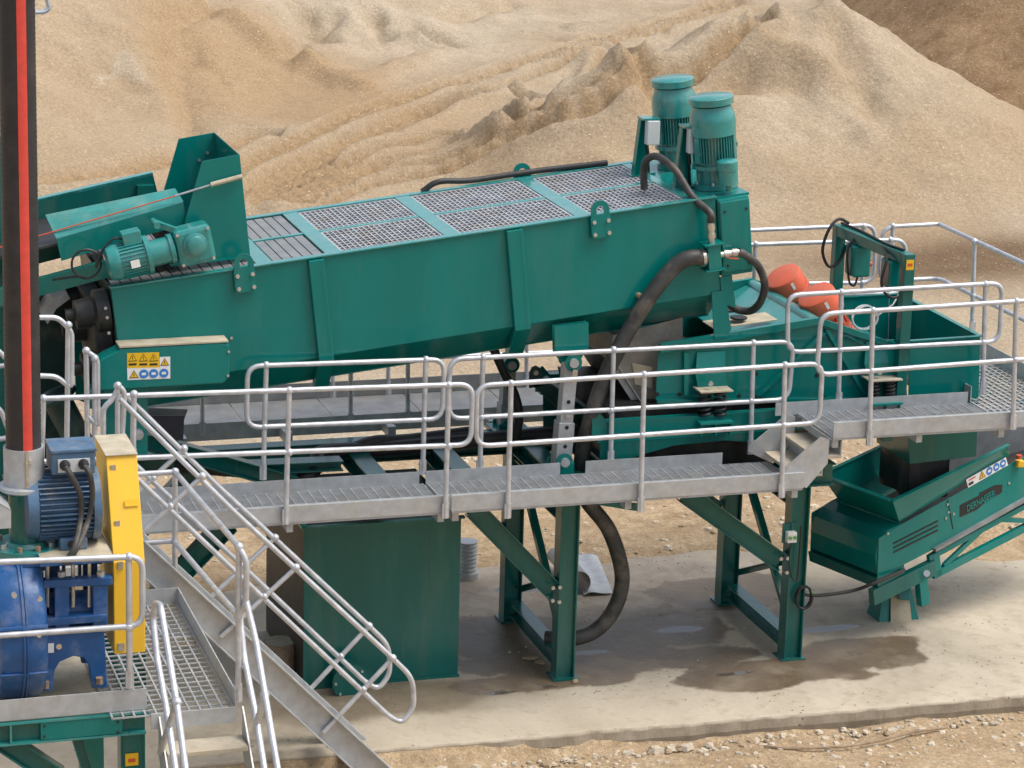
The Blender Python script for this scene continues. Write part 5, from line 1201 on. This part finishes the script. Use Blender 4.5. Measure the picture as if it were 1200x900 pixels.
# rail on the right side of the mesh floor
rg_ = lambda x, y: PX(x, y, xgR+.03)
v0, v1, v2_, v3 = rg_(205, 553), rg_(280, 641), rg_(204, 634), rg_(279, 722)
hb_ = V((v0.x-.34, v0.y, v0.z)); hb2 = V((v2_.x-.34, v2_.y, v2_.z))
handrail('galvanised handrail on the right edge of the mesh floor beside the yellow guard', [rp([hb_, v0, v1], .03), rp([hb2, v2_, v3], .03), rp([v1, v1+V((.05, -.05, -.1)), v3+V((.05, -.05, .12)), v3], .06)], [(v0, rg_(205, 700)), (v1, rg_(279, 822))], mids=[v2_, v3])
# steps down towards the camera
sp2 = thing('steps', 'galvanised steps with dusty treads going down from the mesh floor beside the pump', 'steps', (xgR-.35, ygF-.8, 0))
xl_ = PZ(183, 838, PZF-.05).x; xr2 = PZ(284, 832, PZF-.05).x
for i in range(8):
    z = PZF-.22-.235*i*.92; y = ygF-.03-.23*i
    if z < -.1: break
    build('tread', B().bb((xl_+.02, y-.25, z-.035), (xr2-.02, y, z)), TREADD, sp2, .005)
ylow = ygF-.03-.23*8
for x in (xl_, xr2-.012):
    build('stringer', B().prism([(x, ygF, PZF+.0), (x, ygF, PZF-.34), (x, ylow+.1, -.16), (x, ylow-.22, -.16), (x, ylow-.22, 0)], EX*.012), GALV, sp2)
rR = lambda x, y: PX(x, y, xr2+.02); rL = lambda x, y: PX(x, y, xl_-.02)
handrail('galvanised hairpin handrail on the outer side of the pump steps', [rp([rR(312, 915), rR(300, 840), rR(286, 770), rR(281, 722), rR(283, 701), rR(288, 702), rR(300, 752), rR(332, 940)], .05)], [(rR(310, 815), rR(297, 862))], r=.026)
handrail('galvanised hairpin handrail on the pump side of the pump steps', [rp([rL(208, 915), rL(195, 830), rL(184, 770), rL(179, 722), rL(182, 707), rL(188, 709), rL(207, 823), rL(222, 935)], .05)], [(rL(207, 823), rL(188, 882))], r=.026)

# ------------------------------------------------------------------ blue pump
pm = thing('slurry_pump', 'blue cast slurry pump with round casing and bearing pedestal', 'pump', a_(30, 808, .5))
ax0 = a_(24, 728, .55); XC = ax0.x
build('casing', B().lathe(V((XC-.24, ax0.y, ax0.z)), EX, [(0, .40), (.005, .52), (.03, .565), (.07, .58), (.19, .585), (.19, .60), (.208, .60), (.209, .585), (.215, .585), (.216, .60), (.23, .60), (.23, .585), (.32, .58), (.355, .565), (.38, .52), (.385, .40)], 40), BLUE, pm, label='round blue cast casing with a bolted seam')
for ang in (203, 165):
    d = V((0, math.cos(R(ang)), math.sin(R(ang)))); build('casing_band', B().box(V((XC-.045, ax0.y, ax0.z))+d*.588, (.36, .02, .03), EX, d, EX.cross(d)), BLUE, pm, .006)
bolts(pm, [a_(16, 696, -.04), a_(45, 742, .0), a_(46, 700, .0)], (0, -1, 0), .02, .05)
neck = V((XC+.05, ax0.y, ax0.z+.45)); ztop_ = PY(28, 640, ax0.y).z
build('discharge_neck', B().lathe(neck, EZ, [(0, .20), (ztop_-neck.z-.08, .17), (ztop_-neck.z-.08, .27), (ztop_-neck.z-.03, .27)], 28), BLUE, pm)
pd = .30
pq_ = lambda x, y: PY(x, y, PFY+pd)
arch = [pq_(45, 735), pq_(122, 733), pq_(126, 806), pq_(108, 807), pq_(104, 780), pq_(98, 771), pq_(86, 769), pq_(70, 776), pq_(64, 786), pq_(62, 810), pq_(42, 811)]
for k in (0, .55): build('pedestal_plate', B().prism([p+EY*k for p in arch], EY*.05), BLUE, pm, .008)
build('pedestal_web', B().bb(pq_(45, 742)+EY*.05, pq_(122, 735)+EY*.55), BLUE, pm)
for k in (.0, .5):
    build('upper_frame', B().bar(pq_(50, 683)+EY*k, pq_(131, 679)+EY*k, .09, .06), BLUE, pm, .006)
    build('upper_frame', B().bar(pq_(46, 728)+EY*k, pq_(124, 722)+EY*k, .09, .06), BLUE, pm, .006)
    for px in (72, 117): build('column', B().bar(pq_(px, 735)+EY*k, pq_(px, 680)+EY*k, .06, .11, EX), BLUE, pm, .006)
    for px in (56, 86, 105): build('jack_screw', B().tube([pq_(px, 712)+EY*(k+.02), pq_(px, 658)+EY*(k+.02)], .016, 8), STEEL, pm)
for px in (72, 118): build('nut', B().cyl(pq_(px, 680)-EY*.0+EZ*.03, pq_(px, 680)+EZ*.07, .03, n=6), BOLT, pm)
build('bearing_barrel', B().cyl(V((XC+.2, ax0.y, ax0.z+.06)), V((a_(128, 700).x, ax0.y, ax0.z+.06)), .15, n=24), BLUE, pm)
build('rating_plate', B().bar(pq_(48, 760)-EY*.004, pq_(63, 759)-EY*.004, .004, .075), WHITE, pm); build('grease_cap', B().cyl(pq_(69, 757.5), pq_(69, 757.5)-EY*.01, .022), STEEL, pm)
for px, py in ((53, 805), (116, 800)): build('anchor_bolt', B().cyl(pq_(px, py)-EY*.02, pq_(px, py)-EY*.02+EZ*.05, .03, n=6), RUST, pm)
# motor plate and motor
mp = lambda x, y, o=.25: PY(x, y, PFY+o)
mo = thing('pump_motor', 'dusty blue finned electric motor with terminal box above the pump', 'motor', mp(85, 640, .5))
zpl = PZ(90, 655, 0).z
pl0 = mp(54, 656, .15); pl1 = mp(133, 655, .15)
build('motor_plate', B().bb((pl0.x-.05, PFY+.13, pl0.z-.05), (pl1.x, PFY+.85, pl0.z)), BLUE, mo, .006)
build('dusty_top', B().bb((pl0.x-.04, PFY+.14, pl0.z+.001), (pl1.x-.01, PFY+.84, pl0.z+.006)), WOODG, mo)
mr = .27; mc = V((pl0.x, PFY+.55, pl0.z+.30))
xa, xb = mc.x-.12, mp(115, 600, .5).x
build('body', B().lathe(V((xa, mc.y, mc.z)), EX, [(0, .20), (.02, .25), (.10, .26), (.10, .225), (xb-xa-.06, .225), (xb-xa-.06, .28), (xb-xa, .28)], 30), BLUEG, mo)
fb = B()
for i in range(40):
    a = 2*math.pi*i/40; d = V((0, math.cos(a), math.sin(a))); fb.box(V(((xa+.1+xb-.06)/2, mc.y, mc.z))+d*.247, (xb-xa-.17, .045, .010), EX, d, EX.cross(d))
build('cooling_fins', fb, BLUEG, mo)
build('foot', B().bb((mp(72, 640).x, mc.y-.24, pl0.z+.007), (mp(104, 640).x, mc.y+.24, pl0.z+.10)), BLUEG, mo, .008)
p = V((mp(85, 635).x, mc.y-.241, pl0.z+.055)); build('foot_hole', B().cyl(p, p-EY*.003, .03, n=12), INK, mo)
tb_ = V((mp(85, 560, .45).x, mc.y-.02, mc.z+mr+.10))
build('terminal_box', B().box(tb_, (.33, .32, .17)), BLUEG, mo, .012); build('terminal_lid', B().box(tb_+EZ*.10, (.35, .34, .03)), BLUEG, mo, .008)
build('gland_plate', B().box(tb_+V((.0, -.168, -.01)), (.24, .014, .10)), GREYB, mo)
for dx in (-.07, .07): build('gland', B().lathe(tb_+V((dx, -.17, 0)), -EY, [(0, .04), (.03, .04), (.05, .028), (.08, .022)], 14), CABLE, mo)
for dx, ex in ((-.07, -.02), (.07, .0)):
    s0 = tb_+V((dx, -.24, 0)); e_ = mp(86, 652, .12)
    build('power_cable', B().tube(spline([s0, s0+V((.03, -.05, -.05)), s0+V((.10 if dx < 0 else .05, -.03, -.22)), s0+V((.10 if dx < 0 else .02, -.01, -.42)), V((e_.x+ex+.03, PFY+.11, e_.z+.08)), V((e_.x+ex-.05, PFY+.10, e_.z-.05))], 6), .022, 8), RUBBERD, mo)
# yellow belt guard
gx_ = lambda x, y, o: PY(x, y, PFY+o)
f_top, f_mid, f_bot = gx_(124, 534, .62), gx_(133, 660, .30), gx_(135, 767, .30)
bgd = thing('belt_guard', 'tall yellow belt guard between the pump motor and the mesh floor', 'guard', f_bot)
xg0, xg1 = gx_(133.5, 700, .30).x, gx_(170, 700, .30).x
prof = [(PFY+.62, f_top.z), (PFY+.30, f_mid.z), (PFY+.30, f_bot.z), (PFY+.95, f_bot.z), (PFY+1.15, f_top.z)]
build('cover', B().prism([(xg0, y, z) for y, z in prof], EX*(xg1-xg0)), YELLOW, bgd, .006)
build('top_sheet', B().bb((xg0-.004, PFY+.60, f_top.z+.001), (xg1+.004, PFY+1.17, f_top.z+.006)), WOODG, bgd)
sl_ = (f_mid-f_top).normalized()
for t, fx in ((.1, .1), (.62, .1), (1.0, .1)):
    z = f_top.z+(f_mid.z-f_top.z)*t; y = PFY+.62+(.30-.62)*t; build('latch', B().box((xg0+.05, y-.008, z-.02), (.04, .012, .06)), STEEL, bgd)
build('latch', B().box((xg0+.05, PFY+.293, f_bot.z+.06), (.05, .012, .06)), STEEL, bgd)
build('notice', B().box((xg0+.17, PFY+.62-.32*.47-.006, f_top.z+(f_mid.z-f_top.z)*.45), (.11, .004, .05), EX, (sl_.cross(EX)).normalized(), -sl_), SYEL, bgd)
# green riser pipe, collar and striped hose
ps = thing('riser_pipe', 'green flanged riser pipe on top of the blue pump', 'pipe', V((XC+.02, ax0.y, ztop_)))
zc0 = PY(24, 570, ax0.y).z; zc1 = PY(24, 523, ax0.y).z
cx, cy = XC+.05, ax0.y
build('flange', B().lathe(V((cx, cy, ztop_-.028)), EZ, [(0, .27), (.05, .27), (.05, .16), (.08, .14)], 30), GREENM_SKY, ps)
for a in range(10): build('flange_bolt', B().cyl(V((cx+.22*math.cos(a*.628), cy+.22*math.sin(a*.628), ztop_+.022)), V((cx+.22*math.cos(a*.628), cy+.22*math.sin(a*.628), ztop_+.06)), .022, n=6), RUST if a % 3 else BOLT, ps)
build('pipe', B().cyl(V((cx, cy, ztop_+.05)), V((cx, cy, zc0)), .122, n=28), GREEN2, ps)
build('collar_flange', B().lathe(V((cx, cy, zc0-.02)), EZ, [(0, .185), (.01, .195), (.035, .195), (.045, .16)], 30), GALV, ps)
build('collar', B().cyl(V((cx, cy, zc0+.025)), V((cx, cy, zc1)), .152, n=30), GALV, ps)
build('collar_seam', B().bb((cx-.005, cy-.165, zc0+.03), (cx+.015, cy-.145, zc1)), STEEL, ps)
build('collar_bolt', B().cyl(V((cx+.03, cy-.14, zc1-.08)), V((cx+.03, cy-.18, zc1-.08)), .016, n=8), BOLT, ps)
hs = thing('delivery_hose', 'thick black ribbed upright hose with a red stripe', 'hose', V((cx, cy, zc1)))
ph = [V((cx+.02*math.sin(i*.25)*0+.012*i/30, cy, zc1-.02+i*.16)) for i in range(36)]
prof = [(i*.02, .131+.0035*(i % 2)) for i in range(int(5.6/.02))]
build('hose_wall', B().lathe(V((cx, cy, zc1-.02)), V((.004, 0, 1)), prof, 28), RUBBER, hs)
def arcstrip(r, a0, a1, z0, z1, n=6):
    b = B(); lo = [V((cx+r*math.cos(a0+(a1-a0)*i/n), cy+r*math.sin(a0+(a1-a0)*i/n), z0)) for i in range(n+1)]; dz = V((.004*(z1-z0), 0, z1-z0))
    for i in range(n): b.add([lo[i], lo[i+1], lo[i+1]+dz, lo[i]+dz], [(0, 1, 2, 3)], True)
    return b
build('red_stripe', arcstrip(.1365, R(262), R(292), zc1, zc1+5.5), RED, hs)

# ================================================================== FAR LEFT TOWER
tw = thing('cyclone_tower', 'green tower behind the striped hose at the left edge', 'tower', PY(5, 500, 1.2))
yt_ = 1.0
tq = lambda x, y: PY(x, y, yt_)
zl = tq(5, 700).z*0
build('column', B().bb((tq(-14, 300).x, yt_, 0), (tq(6, 300).x, yt_+.2, tq(5, 160).z)), GREEN2, tw, .004)
build('column', B().bb((tq(40, 400).x, yt_+.3, 0), (tq(88, 400).x, yt_+.45, tq(60, 352).z)), DKGREEN, tw, .004)
build('column', B().bb((tq(-14, 300).x, yt_+1.4, 0), (tq(6, 300).x, yt_+1.6, tq(5, 160).z)), GREEN2, tw, .004)
build('platform_beam', B().bb((tq(-120, 100).x, yt_-.2, tq(5, 105).z), (tq(12, 100).x, yt_+1.8, tq(5, 84).z)), GALV, tw)
build('beam_support', B().bb((tq(-14, 130).x, yt_, tq(5, 160).z+.001), (tq(6, 130).x, yt_+.2, tq(5, 105).z-.001)), GALV, tw)
build('cyclone_body', B().lathe(V((tq(-55, 70).x, yt_+.6, tq(5, 84).z+.001)), EZ, [(0, .54), (.3, .54), (.46, .42), (.5, .2)], 30), GREEN2, tw)
hq = lambda x, y: PY(x, y, yt_+1.7)
build('guard_rail', B().tube(rp([hq(-60, 16), hq(52, 14), hq(58, 10), hq(50, -20)], .05), .024, 8), RAILM, tw)
build('guard_post', B().tube([hq(10, 15), hq(10, 95)], .022, 8), RAILM, tw)
handrail('short galvanised rail ends beside the striped hose at the left edge', [rp([PY(-30, 395, .2), PY(0, 412, .2), PY(13, 427, .2), PY(-30, 433, .2)], .06), rp([PY(-30, 470, .2), PY(0, 478, .2), PY(13, 512, .2), PY(-30, 520, .2)], .06)], [(PY(-8, 400, .2), PY(-8, 600, .2))])
dp = thing('drain_pipe', 'dark green slanted drain pipe under the drive end of the trough', 'pipe', PY(85, 500, .5))
build('pipe', B().tube([PY(64, 462, .5), PY(112, 555, .5)], .13, 20), DKGREEN, dp); build('flange', B().lathe(PY(64, 462, .5), PY(112, 555, .5)-PY(64, 462, .5), [(0, .2), (.04, .2), (.04, .14)], 24), DKGREEN, dp)
cn = thing('channel_plate', 'galvanised grey folded plate at the left edge beside the green riser pipe', 'plate', a_(5, 600, 1.0))
pq3 = lambda x, y: PY(x, y, PFY+.2)
build('front', B().prism([pq3(-40, 592), pq3(0, 590), pq3(13, 598), pq3(13, 619), pq3(-40, 622)], EY*.02), GALV, cn)
build('top', B().prism([pq3(-40, 592), pq3(0, 590), pq3(13, 598), pq3(-40, 600)], EY*.35), GALV, cn); build('backing', B().prism([pq3(-40, 560), pq3(4, 556), pq3(8, 575), pq3(8, 640), pq3(-40, 640)], EY*.02+EY*0), GREEN2, cn) if False else None

# ================================================================== THINGS LYING ABOUT
rm = thing('rubber_sheet', 'dark purple-grey rubber sheet hanging behind the pivot bracket', 'sheet', PY(195, 510, 1.3))
build('sheet', B().prism([PY(172, 487, 1.3), PY(216, 487, 1.3), PY(214, 530, 1.3), PY(172, 522, 1.3)], EY*.02), mat('purple_grey_rubber', (.07, .065, .085), .5, var=.25), rm)
build('backing_plate', B().prism([PY(172, 478, 1.5), PY(220, 480, 1.5), PY(216, 492, 1.5), PY(172, 494, 1.5)], EY*.02), GALVD, rm)
pg = PZ(690, 690, 0)
pt = thing('bent_plate', 'curled galvanised sheet lying on the slab behind the hose bend', 'sheet', pg)
c0 = PZ(678, 697, 0)+EZ*.13; dirv = (PZ(640, 652, 0)-PZ(678, 697, 0)); dirv.z = 0; dl = dirv.length; dirv.normalize()
pts_ = [c0+V((.13*math.cos(a), 0, .13*math.sin(a)-.0)) for a in np.linspace(R(-60), R(160), 14)]
rv = EX-dirv*EX.dot(dirv); rv.normalize()
sec = [(.13*math.cos(a), .13*math.sin(a)) for a in np.linspace(R(-80), R(170), 16)]
b = B(); dpl = dirv*.85
for i in range(len(sec)-1):
    q = [c0+rv*sec[i][0]+EZ*sec[i][1], c0+rv*sec[i+1][0]+EZ*sec[i+1][1]]; b.add([q[0], q[1], q[1]+dpl, q[0]+dpl], [(0, 1, 2, 3)], True)
build('curl', b, GALVD, pt)
f0 = PZ(684, 699, 0); f1_ = PZ(718, 697, 0); f2_ = PZ(700, 655, 0); f3_ = PZ(672, 652, 0)
b = B(); nq = 12
for i in range(nq):
    for j in range(6):
        def gp(u, v): 
            p = f0.lerp(f1_, u).lerp(f3_.lerp(f2_, u), v); p.z = .012+.05*u*(1-u)*2*(1-v)+.012*math.sin(u*7+v*3)+.03*v; return p
        b.add([gp(i/nq, j/6), gp((i+1)/nq, j/6), gp((i+1)/nq, (j+1)/6), gp(i/nq, (j+1)/6)], [(0, 1, 2, 3)], True)
build('flat_sheet', b, GALV, pt)
du = PZ(547, 677, 0); t = thing('corrugated_duct', 'grey corrugated duct end standing on the slab behind the tank', 'duct', du)
build('duct', B().lathe(du, EZ, [(i*.022, .10+(.012 if i % 2 else 0)) for i in range(20)], 20), GALV, t)
build('collar', B().lathe(du, EZ, [(0, .125), (.07, .125), (.075, .11)], 20), GALV, t)
# stones
def rock(n=0):
    rs = random.Random(n); b = []; fcs = []
    base = [V((rs.uniform(.75, 1.1)*math.cos(a), rs.uniform(.6, .95)*math.sin(a), rs.uniform(-.25, -.1))) for a in [k*math.pi/3+rs.uniform(-.2, .2) for k in range(6)]]
    topv = [V((p.x*rs.uniform(.55, .85), p.y*rs.uniform(.55, .85), rs.uniform(.25, .6))) for p in base]
    vs = base+topv+[V((rs.uniform(-.1, .1), rs.uniform(-.1, .1), rs.uniform(.45, .7)))]
    fs = [(i, (i+1) % 6, 6+(i+1) % 6, 6+i) for i in range(6)]+[(6+i, 6+(i+1) % 6, 12) for i in range(6)]+[tuple(range(5, -1, -1))]
    return vs, fs
ROCKM = [mat('pale_stone', (.50, .43, .33), .85, var=.25, scale=12, bump=.4, bscale=18), mat('sandy_stone', (.36, .27, .17), .9, var=.25, scale=12, bump=.4, bscale=18)]
rmesh = []
for i in range(8):
    vs_, fs_ = rock(i); me = bpy.data.meshes.new('stone'); me.from_pydata([tuple(v) for v in vs_], [], fs_); me.materials.append(ROCKM[i % 3 == 2]); rmesh.append((me, vs_, fs_))
def gz_(x, y): return -.17 if y < -1.38 else 0
kb = [(480, 882, 8), (500, 880, 16), (530, 884, 11), (548, 886, 13), (566, 881, 7), (462, 884, 14), (720, 865, 12), (752, 861, 20), (775, 866, 12), (815, 857, 12), (836, 857, 7), (800, 872, 18), (762, 873, 11), (868, 856, 12), (905, 853, 8), (1150, 843, 8), (1185, 842, 7), (1090, 851, 7), (1120, 850, 9), (1000, 857, 8), (1045, 857, 12), (950, 860, 7), (880, 862, 9), (600, 892, 9), (650, 877, 7), (690, 876, 9), (735, 878, 8), (1135, 846, 6), (1165, 848, 9), (640, 896, 14)]
for k, (px, py, s_) in enumerate(kb):
    me = rmesh[k % 8][0]; p = PZ(px, py, -.17); o = bpy.data.objects.new('stone', me); col.objects.link(o)
    sc_ = s_/240*1.2; o.location = (p.x, min(p.y, -1.5), -.165); o.scale = (sc_*random.uniform(1, 1.5), sc_, sc_*random.uniform(.6, .9)); o.rotation_euler = (random.uniform(-.2, .2), random.uniform(-.2, .2), random.uniform(0, 6))
    tag(o, 'loose pale stone on the dirt along the concrete kerb', 'stone', 'stones along the kerb')
for k, (px, py, s_) in enumerate([(622, 772, 12), (632, 777, 10), (674, 799, 8)]):
    me = rmesh[2+3*(k % 2)][0]; p = PZ(px, py, 0); o = bpy.data.objects.new('stone', me); col.objects.link(o); o.location = (p.x, p.y, .01); sc_ = s_/190; o.scale = (sc_*1.4, sc_, sc_*.5); o.rotation_euler = (0, 0, k*2)
    tag(o, 'brown stone lying on the wet slab at the foot of the steel leg', 'stone', 'stones on the slab')
# gravel
rs = np.random.RandomState(5); GV, GF, GM = [], [], []
def scatter(n, xr, yr, smin, smax, zf, mid_):
    for i in range(n):
        x = rs.uniform(*xr); y = yr[0]+(yr[1]-yr[0])*rs.rand(); s_ = smin+(smax-smin)*rs.rand()**4; me, vs_, fs_ = rmesh[rs.randint(8)]
        a = rs.rand()*6.28; ca, sa = math.cos(a), math.sin(a); o = len(GV); z = zf(x, y)
        for v in vs_: GV.append((x+s_*(v.x*ca-v.y*sa), y+s_*(v.x*sa+v.y*ca), z+s_*.7*v.z))
        for f in fs_: GF.append([q+o for q in f])
        GM.extend([rs.randint(3) // 2]*len(fs_))
scatter(1500, (-3.5, 5.5), (-2.6, -1.42), .006, .05, lambda x, y: -.17+.06*float(fbm(np.array([x*1.6]), np.array([y*1.6]), 5)[0]), 0)
scatter(700, (-3.5, 5.5), (-1.62, -1.42), .008, .05, lambda x, y: -.165, 0)
scatter(1200, (-3, 7), (3.5, 8), .01, .07, lambda x, y: (-.02 if y < 4 else .0)+(.05 if y < 4 else .06)*float(fbm(np.array([x*(1.4 if y < 4 else .9)]), np.array([y*(1.4 if y < 4 else .9)]), 5)[0])-.0, 0)
scatter(260, (-1.5, 3.0), (.2, 3.3), .006, .022, lambda x, y: .004, 0)
me = bpy.data.meshes.new('gravel'); me.from_pydata(GV, [], GF); me.materials.append(ROCKM[0]); me.materials.append(ROCKM[1]); me.polygons.foreach_set('material_index', GM)
o = bpy.data.objects.new('gravel', me); col.objects.link(o); tag(o, 'loose gravel scattered over the dirt and slab', 'gravel', kind='stuff')
# cable lying on the dirt
cbl = B().tube(spline([PZ(895, 874, -.14), PZ(925, 877, -.14), PZ(985, 875, -.13), PZ(1030, 868, -.13), PZ(1070, 858, -.13), PZ(1110, 852, -.13)]), .012, 6)
tag(build('old_cable', cbl, RUST, loc=PZ(985, 875, -.14)), 'thin rusty cable lying on the dirt in front of the kerb', 'cable')
